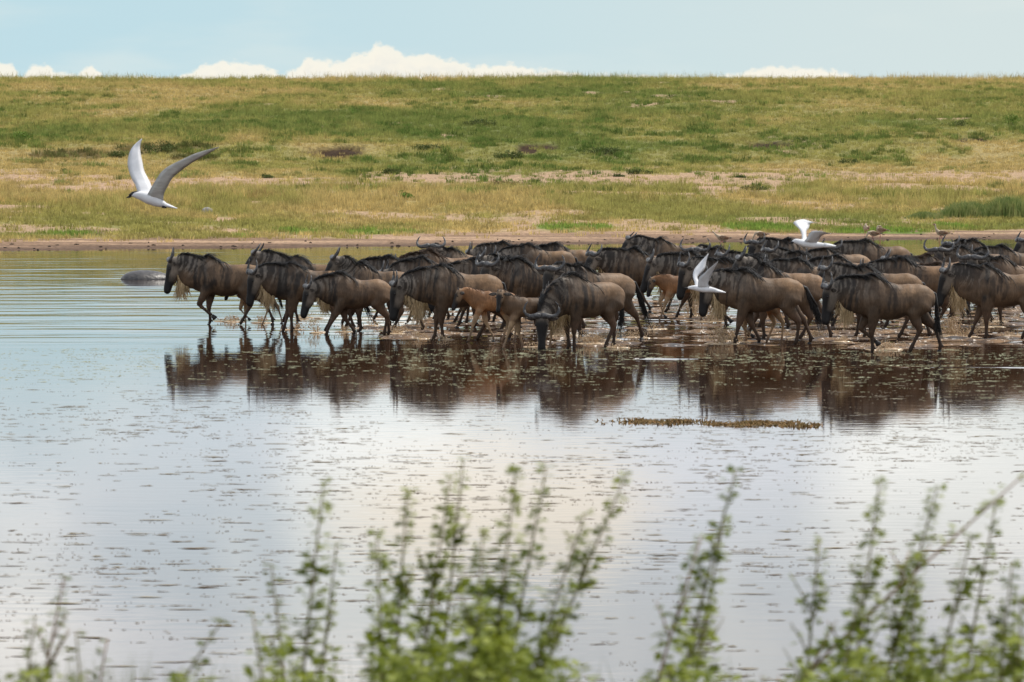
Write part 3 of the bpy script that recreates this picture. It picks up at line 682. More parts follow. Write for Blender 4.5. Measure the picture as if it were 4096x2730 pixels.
    # beard under throat and jaw
    if beard > 0 and not calf:
        for nm, mat_, rng, nb_ in (('beard', beardm, (.26, .98), 380), ('beard', beard_dk, (.70, 1.25), 120)):
            bd = MB()
            for i in range(int(nb_ * beard)):
                u = rnd.uniform(*rng)
                if u <= 1:
                    k = u * (NK - 1); k0 = min(int(k), NK - 2); q = neckbot[k0][0].lerp(neckbot[k0 + 1][0], k - k0); sv = neckbot[k0][1]; q = q + sv * rnd.gauss(0, .03)
                else: k = (u - 1) / .25 * 3 + 3; k0 = int(k); q = jaw[k0].lerp(jaw[k0 + 1], k - k0) + sd_ * rnd.gauss(0, .02)
                bell = math.exp(-((u - .58) / .30) ** 2)
                clump = .55 + .9 * float(fbm(np.array(u * 14.), np.array(seed * 1.), 5, 2)); ln = (.05 + .25 * bell) * clump * rnd.uniform(.45, 1.3) * beard * (1 if nm and mat_ is beardm else .75)
                sw = rnd.uniform(-.35, .45) - .12 * abs(math.cos(p_)); q.z += .015
                pts = [q, q + V((-sw * ln * .2, rnd.gauss(0, .01), -ln * .4)), q + V((-sw * ln * .6, rnd.gauss(0, .015), -ln * .75)), q + V((-sw * ln * 1.1, rnd.gauss(0, .02), -ln))]
                bd.strand(pts, rnd.uniform(.005, .010))
            bd.build('beard' if mat_ is beardm else 'chin_tuft', mat_, root)
    # tail
    tl = MB(); tx = -.955 * (.74 if calf else 1); tz = 1.0 if not calf else .885; sc_ = .62 if calf else 1.0
    base_ = [V((tx + .04, 0, tz)), V((tx - .02 - tail * .08, 0, tz - .03)), V((tx - .04 - tail * .25, rnd.uniform(-.02, .02), tz - .16 * sc_)), V((tx - .045 - tail * .55, 0, tz - .34 * sc_))]
    tl.tube(base_, [.032 * sc_, .030 * sc_, .022 * sc_, .017 * sc_], 8, side=(0, 1, 0))
    for i in range(110 if not calf else 50):
        u = rnd.uniform(1, 2.99); k = int(u); q = base_[k].lerp(base_[k + 1], u - k); ln = rnd.uniform(.3, .56) * sc_ * (.6 + .4 * (u / 3)); dx = -tail * .8 + rnd.gauss(0, .10)
        pts = [q]; 
        for s_ in range(1, 5): pts.append(q + V((dx * ln * (s_ / 4) ** 1.2 + rnd.gauss(0, .006), rnd.gauss(0, .012) * s_ / 2, -ln * s_ / 4)))
        tl.strand(pts, rnd.uniform(.006, .011))
    tl.build('tail', manem, root)
    return root

def finish_bodies():
    bpy.context.view_layer.update(); dg = bpy.context.evaluated_depsgraph_get()
    for o, segs, k in PENDING:
        me = bpy.data.meshes.new_from_object(o.evaluated_get(dg)); old = o.data; o.modifiers.clear(); o.data = me; bpy.data.meshes.remove(old)
        me.name = 'body'
        n = len(me.vertices); co = np.empty(n * 3, np.float32); me.vertices.foreach_get('co', co); co = co.reshape(-1, 3).astype(float)
        P = np.array([tuple(s[0]) for s in segs]); Rr = np.array([s[1] for s in segs]); lab = np.array([s[2] for s in segs]); par = np.array([s[3] for s in segs])
        dist = np.sqrt(((co[:, None, :] - P[None]) ** 2).sum(-1)); sc = dist / Rr[None]
        # soft weights per label group
        def group(lb): return np.where(lab == lb)[0]
        res = {}
        for lb in 'TNHL':
            ix = group(lb); s = sc[:, ix]; dm = s.min(1); w_ = 1 / (s ** 6 + 1e-6); res[lb] = (dm, (w_ * par[ix]).sum(1) / w_.sum(1))
        sT, sN, sH, sL = (res[l][0] for l in 'TNHL')
        ex = lambda s: np.exp(-s * 5)
        wT, wN, wH, wL = ex(sT), ex(sN), ex(sH) * 1.2, ex(sL) * .8
        tot = wT + wN + wH + wL; wT, wN, wH, wL = wT / tot, wN / tot, wH / tot, wL / tot
        x, y, z = co.T; sd0 = k['seed']; rs = np.random.RandomState(sd0 + 5)
        fb = lambda a, b, s, o_=4: fbm(a, b, 100 + sd0 * 3 + s, o_)
        if not k['calf']:
            g = C3(.122, .076, .045); tan = C3(.255, .148, .074); dk = C3(.016, .012, .010); sil = C3(.20, .168, .138); face = C3(.010, .009, .009); leg = C3(.095, .055, .034)
            tv = rs.uniform(-.12, .12); g = g * (1 + tv); tan = tan * (1 + rs.uniform(-.15, .15))
            br = k['brown']; g = g * (1 - br) + C3(.15, .085, .045) * br; tan = tan * (1 - br) + C3(.26, .145, .075) * br
            dkf = k['dark']
            back = sst(z + .42 * (fb(x * 4, z * 4, 1) - .5), .88, 1.10) * sst(-x, -.02, .55); rump = sst(-x + .2 * (fb(x * 5, z * 5, 2) - .5), .45, .9) * sst(z, .72, 1.0)  # tan back is coat colour plus top light painted as a gradient
            cT = lerp(np.broadcast_to(g, (n, 3)), tan, np.clip(.62 * back + .16 * rump, 0, 1) * (1 - .6 * dkf)); cT = lerp(cT, g * .5, (1 - sst(z, .62, .90)) * .75)  # lower flank and belly darkened as painted shade
            # brindle stripes on shoulder and flank
            st_ = np.maximum(sst(fb(x * 17 + z * 1.5, z * 1.7, 3, 3), .50, .60), .8 * sst(fb(x * 30 + z * 2, z * 2.6, 4, 3), .53, .62))
            ms = sst(x, -.85, -.05) * sst(z, .60, .75) * (1 - sst(z, 1.06, 1.2) * sst(-x, -.0, .15)) * (.22 + .78 * sst(fb(x * 4.5, z * 2.2, 6), .40, .54))
            cT = lerp(cT, np.broadcast_to(dk, (n, 3)), st_ * ms * .92)
            tN = res['N'][1]; stn = np.maximum(sst(fb(tN * 15 + x * 3, z * 3.2, 7, 3), .47, .58), sst(fb(tN * 30, z * 5 + x * 3, 8, 3), .54, .62))
            cN = lerp(np.broadcast_to(sil * (1 - .3 * dkf), (n, 3)), np.broadcast_to(dk * 1.5, (n, 3)), stn * .9 * (1 - .8 * sst(tN, .8, 1)))
            tH = res['H'][1]
            cH = lerp(np.broadcast_to(C3(.17, .138, .11), (n, 3)), np.broadcast_to(face, (n, 3)), np.clip(sst(tH, .20, .36), 0, 1))
            # black blaze down the front of the face
            hsg = P[lab == 'H'][3:8]; q = None
            k['face'] = True
            cL = lerp(np.broadcast_to(leg, (n, 3)), np.broadcast_to(leg * .42, (n, 3)), 1 - sst(z, .10, .45))
            cL = lerp(cL, np.broadcast_to(g * .85, (n, 3)), sst(z, .45, .7))
        else:
            rb = rs.uniform(.85, 1.15); body = C3(.27, .128, .055) * rb; g = body; dk = C3(.02, .015, .012)
            if k['dark']: body = C3(.15, .088, .048)
            cT = lerp(np.broadcast_to(body, (n, 3)), np.broadcast_to(body * .65, (n, 3)), sst(z, .8, .93)); cN = np.broadcast_to(body * .9, (n, 3)); tH = res['H'][1]
            cH = lerp(np.broadcast_to(C3(.24, .16, .10), (n, 3)), np.broadcast_to(C3(.016, .013, .012), (n, 3)), sst(tH, .16, .30)); cL = lerp(np.broadcast_to(C3(.36, .24, .14), (n, 3)), np.broadcast_to(C3(.22, .14, .09), (n, 3)), 1 - sst(z, .1, .3))
        # front-of-face blaze: points on the forehead side of the head
        Hp = P[lab == 'H']; ax = Hp[8] - Hp[2]; ax = ax / np.linalg.norm(ax)
        nm = k.get('nrm'); 
        blz = 0 * tH
        nrmv = k['n'] if 'n' in k else None
        if nrmv is not None:
            rel = co - Hp[4]; off = rel @ nrmv; blz = sst(off, .02, .06) * sst(tH, .03, .12) * wH
            cH = lerp(cH, np.broadcast_to(C3(.010, .008, .008), (n, 3)), blz)
        nr = np.empty(n * 3, np.float32); me.vertices.foreach_get('normal', nr); nr = nr.reshape(-1, 3)
        dsp = (.030 * (fb(x * 4.2 + y, z * 3.4, 20, 2) - .5) + .012 * (fb(x * 11, z * 5 + y * 4, 21, 2) - .5)) * (wT + wN * .8)
        dsp = dsp - .016 * np.exp(-((x + .17 + .1 * (z - .8)) / .035) ** 2) * wT * sst(z, .55, .7) * (1 - sst(z, 1.0, 1.15)) - .014 * np.exp(-((x + .56 + .35 * (z - .75)) / .05) ** 2) * wT * (1 - sst(z, .9, 1.0))
        me.vertices.foreach_set('co', (co + nr * dsp[:, None]).astype(np.float32).ravel())
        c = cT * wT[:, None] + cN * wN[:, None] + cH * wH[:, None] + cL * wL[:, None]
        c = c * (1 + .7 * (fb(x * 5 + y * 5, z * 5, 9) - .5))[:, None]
        at_ = me.color_attributes.new('fur', 'FLOAT_COLOR', 'POINT'); at_.data.foreach_set('color', np.concatenate([c, np.ones((n, 1))], 1).astype(np.float32).ravel())
    PENDING.clear()


# ------------------------------------------------------------------ the herd
GA, GC = 'wildebeest crossing the shallow lake', 'wildebeest calves among the adults'
def beast(label, px, yh=None, yf=None, size=1.0, **k):
    if yf is None:
        yf = 160 + 3 * (yh - 160) / (3 - 1.23 * size)
    q = at(px, yf); s_ = FPX / q.y
    rv = random.Random(k.get('seed', 0) * 13)
    k.setdefault('yaw', rv.uniform(-9, 12)); size *= rv.uniform(.975, 1.03)
    k.setdefault('voxel', .019 if s_ > 56 else .024)
    o = wildebeest((q.x, q.y, -.05), size=size, **k); tag(o, label, 'wildebeest', GC if k.get('calf') else GA); return o
beast('leading wildebeest at far left of the herd, head down, one foreleg folded back', 211, yf=324.5, seed=1, legs='LSFB', poll=(.66, 1.19), hp=-76, tail=.2, hyaw=6)
beast('second wildebeest from left in front, its cream beard over the small light calf', 294, yf=331.5, seed=2, legs='SfFB', poll=(.70, 1.10), hp=-80, hyaw=12, tail=.5, dark=.2, size=.99)
beast('wildebeest raising its head with one upright horn behind the second from left', 299, yh=256.6, seed=3, legs='SFSB', poll=(.76, 1.30), hp=-52, size=1.0)
beast('smaller grey-brown wildebeest, third in the front row', 342, yf=335.5, seed=4, legs='FBSb', poll=(.62, .99), hp=-76, size=.90, tail=.1, brown=.25, beard=.7)
beast('wildebeest with sandy back, only horn tips and mane showing, behind the third in front', 362, yh=262.3, seed=5, legs='SFFB', poll=(.45, 1.33), hp=-60, size=.98)
beast('dark-maned wildebeest with brown back behind the gap left of the black-striped one', 391, yh=254.7, seed=6, legs='SFBS', poll=(.72, 1.02), hp=-75, brown=.2)
beast('wildebeest with pale tan rump just above the back of the big black-striped one', 424, yh=256.5, seed=7, legs='FBSF', poll=(.70, .98), hp=-75, brown=.45)
beast('reddish-backed wildebeest mostly hidden behind the pale tan rump left of centre', 431, yh=252, seed=8, legs='SFBS', poll=(.70, .98), hp=-75, brown=.7)
beast('wildebeest left of centre looking at the camera with wide curled horns above the backs', 453, yh=248, seed=9, legs='SBSF', poll=(.50, 1.30), hp=-60, hyaw=68, nyaw=18, yaw=12)
beast('large wildebeest with bold black shoulder stripes and cream beard, head low, left of the calves', 444, yf=339.8, seed=10, legs='SfFB', poll=(.76, .96), hp=-82, hyaw=5, tail=.1, size=1.02)
beast('dark wildebeest with striped neck behind the brown calves', 520, yh=260.5, seed=11, legs='SFBS', poll=(.55, 1.16), hp=-70, hyaw=30, dark=.6, brown=.2)
beast('brown young wildebeest with curled horn poking out over the middle of the herd', 510, yh=259, seed=12, legs='FSBS', poll=(.50, 1.24), hp=-62, size=.95, brown=.5)
beast('wildebeest in the back row with only a black-maned hump showing left of middle', 505, yh=243, seed=13, legs='SFSB', poll=(.70, 1.05), hp=-75, dark=.3)
beast('wildebeest with broad tan rump in the back row at the middle', 530, yh=243.5, seed=14, legs='FBSF', poll=(.72, 1.00), hp=-75)
beast('wildebeest whose low hump shows above the broad tan rump in the back row', 557, yh=242, seed=15, legs='SFSB', poll=(.72, .98), hp=-75)
beast('black-faced wildebeest turned to the camera with orange beard, right behind the drinking one', 580, yf=340.0, seed=16, legs='SLBF', yaw=24, poll=(.56, 1.20), hp=-72, hyaw=28, nyaw=8, tail=.3, dark=.2)
beast('wildebeest drinking with its head lowered to the water and horns facing the camera', 573, yf=348.4, seed=17, legs='SSFS', yaw=30, poll=(.66, .60), hp=-84, hyaw=52, nyaw=10, tail=-.1, dark=.1, size=.98, beard=.8)
beast('wildebeest with a curly boss and striped flank in the middle of the second row', 636, yh=250, seed=18, legs='FBFB', poll=(.80, 1.13), hp=-60, hyaw=25)
beast('back-row wildebeest holding its head high with a tall horn, right of middle', 662, yh=237.4, seed=19, legs='SFSB', poll=(.74, 1.24), hp=-58, hyaw=6, horn_rot=20)
beast('wildebeest facing the camera with lyre horns beside the small flying tern', 719, yh=249.5, seed=20, legs='SFBS', yaw=15, poll=(.52, 1.22), hp=-74, hyaw=60, nyaw=14, dark=.5)
beast('dark wildebeest partly hidden behind the small flying tern, muzzle over the splash', 727, yh=259.4, seed=21, legs='SLBF', poll=(.72, 1.15), hp=-78, hyaw=20, dark=.4)
beast('big sandy-brown wildebeest walking in front, long black tail, right of the splash', 745, yf=344.0, seed=22, legs='fBSB', poll=(.62, 1.10), hp=-82, hyaw=4, tail=.35, size=1.0)
beast('wildebeest with pale brown back close behind the big sandy-brown one', 766, yh=265.5, seed=23, legs='SFFB', poll=(.38, 1.34), hp=-60, brown=.25)
beast('dark-maned wildebeest with spread horns in the back row left of the blurred hovering tern', 790, yh=240.0, seed=24, legs='FBSF', poll=(.78, 1.18), hp=-64, hyaw=40, dark=.8)
beast('wildebeest with upturned horns and pale striped neck under the hovering tern', 800, yh=250.5, seed=25, legs='SFBS', poll=(.60, 1.26), hp=-58, hyaw=22, dark=.3)
beast('grey wildebeest with arched neck right of the sandy-brown pair', 800, yh=258.5, seed=26, legs='FSBF', poll=(.62, 1.12), hp=-70, dark=.3)
beast('wildebeest in the back row with humped striped black shoulder left of the lone goose', 867, yh=240.7, seed=27, legs='SFSB', poll=(.80, 1.08), hp=-66, hyaw=35, dark=.4, horn_rot=10)
beast('brown-backed wildebeest showing a strip of back under the black-shouldered one', 838, yh=254.5, seed=28, legs='FBSF', poll=(.66, 1.05), hp=-72, brown=.5)
beast('striped-neck wildebeest with forward head and boss above the big right-hand one', 866, yh=264.5, seed=29, legs='SfFB', poll=(.68, 1.20), hp=-66, hyaw=18, dark=.2)
beast('large dark wildebeest in front at right, foreleg lifted, cream beard', 873.8, yf=351.7, seed=30, legs='SLFB', poll=(.70, 1.08), hp=-82, hyaw=6, tail=.05, dark=.25)
beast('big wildebeest cut off by the right edge, cream beard, striding through spray', 988, yf=338.3, seed=31, legs='SFFb', poll=(.68, 1.17), hp=-74, hyaw=8, tail=.1, dark=.3)
beast('young wildebeest with orange-brown mane between the two big right-hand animals', 938, yh=261.5, seed=32, legs='SFSB', poll=(.66, 1.05), hp=-74, brown=.8, size=.92)
beast('reddish wildebeest behind the orange-maned young one', 928, yh=254, seed=33, legs='FBSF', poll=(.66, 1.00), hp=-74, brown=.6, size=.95)
beast('wildebeest with two short upright horns tucked behind the reddish one', 908, yh=257, seed=34, legs='SFSB', poll=(.42, 1.20), hp=-58, size=.95)
beast('wildebeest looking at the camera with low wide horns in the back row at right', 962, yh=248, seed=35, legs='SFSB', poll=(.52, 1.20), hp=-70, hyaw=70, nyaw=14, dark=.6)
beast('grey-humped wildebeest in the back row near the right edge', 974, yh=239.5, seed=36, legs='FBSF', poll=(.55, 1.15), hp=-60, hyaw=20)
beast('wildebeest with thin curled horns facing the camera above the right-edge animal', 1002, yh=258, seed=37, legs='SFSB', poll=(.56, 1.26), hp=-68, hyaw=62, nyaw=10, brown=.4)
beast('wildebeest with streaky black mane over its shoulder near the right edge', 1002, yh=246.5, seed=38, legs='FSBF', poll=(.66, 1.06), hp=-70, dark=.5)
beast('rearmost wildebeest at the right edge with head raised above the backs', 1058, yh=240, seed=39, legs='SFSB', poll=(.78, 1.22), hp=-58, hyaw=15, dark=.6)
beast('wildebeest beyond the hovering tern showing only a tan back', 826, yh=246.5, seed=40, legs='SFSB', poll=(.5, 1.05), hp=-70)
beast('dark wildebeest filling the gap behind the small flying tern', 693, yh=253.5, seed=41, legs='FSBF', poll=(.74, 1.10), hp=-70, dark=.4)
beast('wildebeest with raised neck wedged between the sandy pair and the back row', 758, yh=255, seed=42, legs='SFSB', poll=(.66, 1.24), hp=-60, hyaw=25, dark=.2)
beast('brown wildebeest wedged between the striped-neck one and the orange-maned young one', 903, yh=259.5, seed=43, legs='FBSF', poll=(.70, 1.02), hp=-74, brown=.4)
beast('wildebeest with lowered head filling the middle behind the brown calves', 476, yh=258.5, seed=44, legs='SFBS', poll=(.74, .92), hp=-80, dark=.3)
# calves
beast('pale tan calf walking behind the second wildebeest from left', 247, yf=324.0, seed=50, legs='LSFB', calf=True, size=.74, poll=(.40, 1.02), hp=-72, horn=0)
beast('reddish-brown calf beside the big black-striped adult', 482, yf=341.5, seed=51, legs='FBSF', calf=True, size=.85, poll=(.42, 1.03), hp=-68, horn=0)
beast('brown calf looking straight at the camera left of the drinking adult', 517, yf=348.6, seed=52, legs='FbSf', calf=True, size=.83, yaw=14, poll=(.37, 1.12), hp=-68, hyaw=60, nyaw=22, horn=0, dark=1)
beast('orange-brown calf with black head lowered, trotting in the gap of the herd', 672, yf=320.7, seed=53, legs='FlSB', calf=True, size=.85, poll=(.42, .95), hp=-75, horn=0)
beast('light-legged calf behind the big sandy-brown adult', 748, yf=342.5, seed=54, legs='LSSF', calf=True, size=.84, poll=(.46, .90), hp=-74, horn=0)
finish_bodies()

# ------------------------------------------------------------------ splashes
spm = simple('muddy_spray', (.34, .22, .12), (.66, .50, .32), 18, .22, .5)
sp = MB(); rnd = random.Random(5)
def splash(px, py, w_, h_, n, lean=0.0):
    c = at(px, py); s_ = c.y / FPX
    h_m, w_m = h_ * s_ * 1.25, w_ * s_
    nf = max(4, int(n / 20))
    for i in range(nf):                # thin tongues of water thrown out from the hoof, breaking into drops
        u0 = rnd.gauss(0, .35); v = rnd.uniform(.3, 1.0); b0 = Vector((c.x + u0 * w_m * .7, c.y + rnd.gauss(0, .10), .0))
        vx = (rnd.gauss(0, .45) + lean * .7 + u0 * .4) * w_m; vy = rnd.gauss(0, .10); top = h_m * v
        P = lambda t_: (b0.x + vx * t_, b0.y + vy * t_, .005 + top * (1 - (1 - t_) ** 2) )
        tt = rnd.uniform(.35, .9); sp.strand([P(tt * k_ / 4) for k_ in range(5)], rnd.uniform(.004, .010))
        for k_ in range(int(n / nf * 2.2)):
            t_ = rnd.uniform(.15, 1.3); q = P(t_); r = rnd.choice([.003, .004, .006, .009]) * rnd.uniform(.7, 1.3)
            sp.blob((q[0] + rnd.gauss(0, .05), q[1] + rnd.gauss(0, .05), max(.01, q[2] + rnd.gauss(0, .02))), (r, r, r * rnd.uniform(.8, 1.6)), 5, 3, .2, rnd)
    for i in range(int(n * .12)):      # low churned water round the hoof
        u = rnd.gauss(0, .45); r = rnd.uniform(.02, .06)
        sp.blob((c.x + u * w_m, c.y + rnd.gauss(0, .12), 0), (r * 2.4, r * 1.2, r * rnd.uniform(.25, .5)), 9, 5, .10, rnd)
for a in [(232,322,16,5,160,0),(263,323,8,6,90,0),(291,330,14,5,110,.2),(306,318,10,4,80,0),(318,333,8,10,120,-.2),(375,326,9,5,80,0),(395,334,9,5,90,0),(402,332,16,5,150,.1),(421,339,10,5,120,0),(448,340,8,3,60,0),
          (594,344,18,9,260,0),(601,340,24,8,260,0),(632,338,12,6,120,0),(694,316,16,22,420,.3),(712,322,26,14,420,-.2),(723,344,10,13,420,-.7),(735,342,12,7,160,.3),(812,338,18,6,260,0),(790,337,14,4,110,0),(880,350,16,5,160,0),(893,349,10,5,120,0),
          (952,336,12,16,420,-.5),(962,337,18,8,260,.3),(1000,322,20,6,120,0),(985,327,14,7,160,0),(925,325,12,5,90,0),(655,330,14,4,70,0),(560,336,20,5,120,0),(510,333,16,4,90,0),(345,332,10,5,90,0),(842,342,10,4,90,0),(540,347,14,3,60,0),(617,348,10,3,50,0),(1015,336,12,5,90,0)]: splash(*a)
tag(sp.build('muddy_spray', spm), kind='stuff')

# ------------------------------------------------------------------ geese on the far shore
gb = simple('goose_buff', (.40, .30, .20), (.62, .52, .40), 24, .8, .2); gbr = simple('goose_brown', (.16, .10, .06), (.32, .21, .14), 24, .8, .2)
gdk = simple('goose_black', (.012, .012, .012), (.03, .03, .028), 20, .6, .3); grd = simple('goose_rust', (.16, .07, .035), (.24, .11, .05), 20, .7, .3); gpk = simple('goose_leg_pink', (.40, .12, .12), (.55, .22, .20), 20, .6, .3)
def goose(px, py, label, yaw=0, neck='up', leg='walk', z=0.0, sz=1.0, brown=False):
    p = at(px, py, 0); g = on_hill(px, py)
    if g.z > .02: p = g
    root = empty('goose', (p.x, p.y, max(p.z, -.02)), math.pi + R(yaw), sz * .86); tag(root, label, 'goose', 'geese along the far shore')
    mb = MB()
    nk = {'up': [(.17, .47), (.22, .56), (.235, .66), (.26, .71)], 'mid': [(.18, .44), (.26, .50), (.32, .57), (.37, .60)], 'down': [(.18, .40), (.25, .30), (.30, .18), (.35, .10)], 'back': [(.10, .47), (.10, .53), (.02, .53), (-.04, .50)]}[neck]
    pts = [(-.30, 0, .34), (-.24, 0, .345), (-.12, 0, .345), (.0, 0, .36), (.10, 0, .38)] + [(a, 0, b) for a, b in nk[:3]] + [(nk[3][0] - .01, 0, nk[3][1])]
    rad = [(.015, .03), (.055, .07), (.105, .115), (.125, .13), (.10, .105), (.058, .055), (.034, .032), (.028, .028), (.036, .032)]
    mb.tube(pts, rad, 12, side=(0, 1, 0)); mb.build('body', gb, root)
    hx, hz = nk[3]; hb = MB(); hb.blob((hx, 0, hz), (.048, .034, .036), 10, 6); hb.build('head', gb if not brown else gbr, root)
    ep = MB(); ep.blob((hx + .012, .026, hz + .006), (.017, .012, .014), 8, 5); ep.blob((hx + .012, -.026, hz + .006), (.017, .012, .014), 8, 5); ep.build('eye_patch', gbr, root)
    bb = MB(); bb.tube([(hx + .03, 0, hz), (hx + .085, 0, hz - .012), (hx + .095, 0, hz - .016)], [.016, .010, .004], 8); bb.build('bill', gpk, root)
    for sg in (1, -1):
        wb = MB(); wb.tube([(.12, sg * .10, .385), (.02, sg * .128, .385), (-.12, sg * .115, .375), (-.25, sg * .06, .365), (-.33, sg * .03, .36)], [(.03, .012), (.085, .018), (.075, .018), (.04, .014), (.008, .006)], 10, side=(0, 1, 0)); w_ = wb.build('wing', gbr, root)
        rb = MB(); rb.tube([(-.10, sg * .132, .36), (-.22, sg * .085, .355), (-.28, sg * .06, .352)], [(.03, .008), (.035, .008), (.012, .006)], 8, side=(0, 1, 0)); rb.build('wing_patch', grd, root)
    tb = MB(); tb.tube([(-.22, 0, .36), (-.34, 0, .36), (-.42, 0, .35)], [(.03, .05), (.022, .045), (.006, .02)], 8, side=(0, 1, 0)); tb.build('tail', gdk, root)
    for i, sg in enumerate((1, -1)):
        dx = (.07 if i else -.05) if leg == 'walk' else .0
        lb = MB(); lb.tube([(.0, sg * .05, .30), (.01 + dx * .4, sg * .05, .20), (dx - .01, sg * .05, .10), (dx, sg * .05, .005)], [.022, .013, .010, .010], 8); lb.tube([(dx - .02, sg * .05, .006), (dx + .07, sg * .05, .004)], [(.006, .012), (.005, .035)], 6, side=(0, 1, 0)); lb.build('leg', gpk, root)
goose(722, 246.8, 'pale goose wading left of the other geese, above the raised-head wildebeest', neck='mid')
goose(760, 242.6, 'goose on the mud stooping with its neck down left of the hovering tern', neck='down', leg='walk')
goose(866, 236.5, 'dark goose preening, leftmost of the three geese standing together', neck='back', yaw=70, leg='stand', brown=True)
goose(880, 238.2, 'brown goose with head tucked back, right one of the three together', neck='back', leg='stand', brown=True)
goose(873, 241.8, 'goose bending in front of the other two in the group of three', neck='down', leg='stand')
goose(941, 241.8, 'tall goose striding through the shallows on pink legs, alone at right', neck='up', brown=True, sz=1.05)

# ------------------------------------------------------------------ terns
tw = simple('tern_white', (.74, .74, .76), (.84, .84, .86), 14, .7, .3); tg_ = simple('tern_grey', (.42, .41, .385), (.58, .57, .545), 9, .7, .3, vscale=(1, 1, 4)); tb_ = simple('tern_black', (.012, .011, .014), (.03, .028, .03), 14, .5, .3)
tg2 = simple('tern_pale_grey', (.55, .55, .56), (.72, .72, .74), 9, .7, .3)
def outline_wing(mb, lead, trail, depth, O, sc, th=.010):
    """wing lofted between a leading and trailing edge; points (right, up) in metres, depth profile along span"""
    n = len(lead); rings = []
    for i, (a, b_) in enumerate(zip(lead, trail)):
        A = Vector((a[0], depth * (i / (n - 1)) ** .8, a[1])); B = Vector((b_[0], depth * (i / (n - 1)) ** .8 + .015, b_[1])); A += O; B += O
        tks = th * (1 - .7 * i / (n - 1)); m = A.lerp(B, .3) + Vector((0, -tks * 1.3, 0)); m2 = A.lerp(B, .3) + Vector((0, tks * .6, 0)); m3 = A.lerp(B, .7) + Vector((0, -tks * .6, 0)); m4 = A.lerp(B, .7) + Vector((0, tks * .3, 0))
        rings.append([A, m, m3, B, m4, m2])
    mb.ringloft(rings)
def smooth(pts, k=4):
    out = []; P_ = [Vector((*p, 0)) for p in pts]
    for i in range(len(P_) - 1):
        a, b_, c_, d_ = P_[max(i - 1, 0)], P_[i], P_[i + 1], P_[min(i + 2, len(P_) - 1)]
        for j in range(k):
            t_ = j / k; q = .5 * ((2 * b_) + (c_ - a) * t_ + (2 * a - 5 * b_ + 4 * c_ - d_) * t_ * t_ + (3 * b_ - a - 3 * c_ + d_) * t_ ** 3); out.append((q.x, q.y))
    out.append(tuple(P_[-1][:2])); return out
def tern(px, py, D, label, zs, zo, body, brad, wings, cap=None, bill=None, tailp=None, foot=None):
    """zs: zoomed-photo pixels per metre at the bird; zo: zoom coordinate of the anchor"""
    p = atD(px, py, D); root = empty('tern', p); tag(root, label, 'tern', 'terns flying over the lake')
    c = lambda q, y=0: Vector(((q[0] - zo[0]) / zs, y, -(q[1] - zo[1]) / zs))
    mb = MB(); sb = smooth(body, 3); rr_ = np.interp(np.linspace(0, 1, len(sb)), np.linspace(0, 1, len(brad)), brad)
    mb.tube([c(q) for q in sb], [(r / zs, r / zs * .92) for r in rr_], 14, side=(0, 1, 0)); mb.build('body', tw, root)
    for lead, trail, dep, mat in wings:
        m2 = MB(); l_ = [((a - zo[0]) / zs, -(b_ - zo[1]) / zs) for a, b_ in smooth(lead)]; t_ = [((a - zo[0]) / zs, -(b_ - zo[1]) / zs) for a, b_ in smooth(trail)]
        outline_wing(m2, l_, t_, dep, Vector((0, -.02 if dep < 0 else .02, 0)), zs); m2.build('wing', mat, root)
    if cap: m3 = MB(); m3.tube([c(q) for q in cap[0]], [(r / zs, r / zs * cap[2]) for r in cap[1]], 10, side=(0, 1, 0)); m3.build('cap', tb_, root)
    if bill: m4 = MB(); m4.tube([c(q) for q in bill], [.011, .008, .002], 8); m4.build('bill', tb_, root)
    if tailp: m5 = MB(); m5.tube([c(q) for q in tailp], [(.020, .035), (.014, .04), (.004, .03)], 8, side=(0, 1, 0)); m5.build('tail', tw, root)
    if foot: m6 = MB(); m6.tube([c(q, -.02) for q in foot], [.012, .010], 6); m6.build('foot', tb_, root)
# anchors: render px (x, y) of the breast; zoom frames as read from the photo
tern(112.5 + 560 / 15.68, 125 + 1140 / 15.68, 37, 'large white tern with black cap flying with raised wings over the lake at left', 1808, (560, 1140),
     [(300, 1105), (350, 1095), (450, 1110), (560, 1145), (680, 1195), (790, 1240), (860, 1262)], [20, 46, 72, 92, 84, 52, 22],
     [([(392, 1060), (345, 940), (290, 850), (238, 720), (212, 580), (240, 430), (300, 320), (420, 212)], [(620, 1080), (600, 960), (548, 850), (478, 720), (440, 560), (412, 440), (402, 330), (428, 216)], .22, tw),
      ([(540, 1110), (600, 1010), (690, 870), (790, 730), (930, 630), (1120, 540), (1350, 440), (1700, 345)], [(800, 1190), (815, 1080), (880, 960), (960, 830), (1120, 700), (1280, 590), (1460, 490), (1705, 352)], -.22, tg_)],
     cap=([(262, 1112), (320, 1078), (380, 1062), (450, 1052)], [22, 34, 30, 8], .9), bill=[(285, 1120), (245, 1132), (215, 1142)], tailp=[(800, 1240), (900, 1275), (1010, 1305)], foot=[(780, 1280), (850, 1290)])
tern(675 + 240 / 10.45, 212.5 + 790 / 10.45, 43, 'white tern flying low past the herd right of the middle, wings raised', 1037, (240, 790),
     [(125, 793), (160, 785), (220, 788), (290, 800), (370, 805), (450, 820), (525, 835)], [6, 17, 30, 34, 29, 18, 4],
     [([(215, 790), (208, 740), (190, 670), (200, 610), (235, 560), (280, 510), (355, 432)], [(260, 780), (250, 720), (240, 680), (270, 640), (318, 590), (335, 520), (358, 436)], .16, tw),
      ([(235, 780), (240, 710), (255, 670), (300, 630), (340, 590), (375, 560), (440, 505)], [(365, 790), (345, 745), (360, 690), (385, 630), (402, 590), (420, 555), (443, 508)], -.14, tg2)],
     bill=[(135, 790), (112, 790), (92, 791)], tailp=[(420, 818), (470, 826), (530, 836)], cap=None)
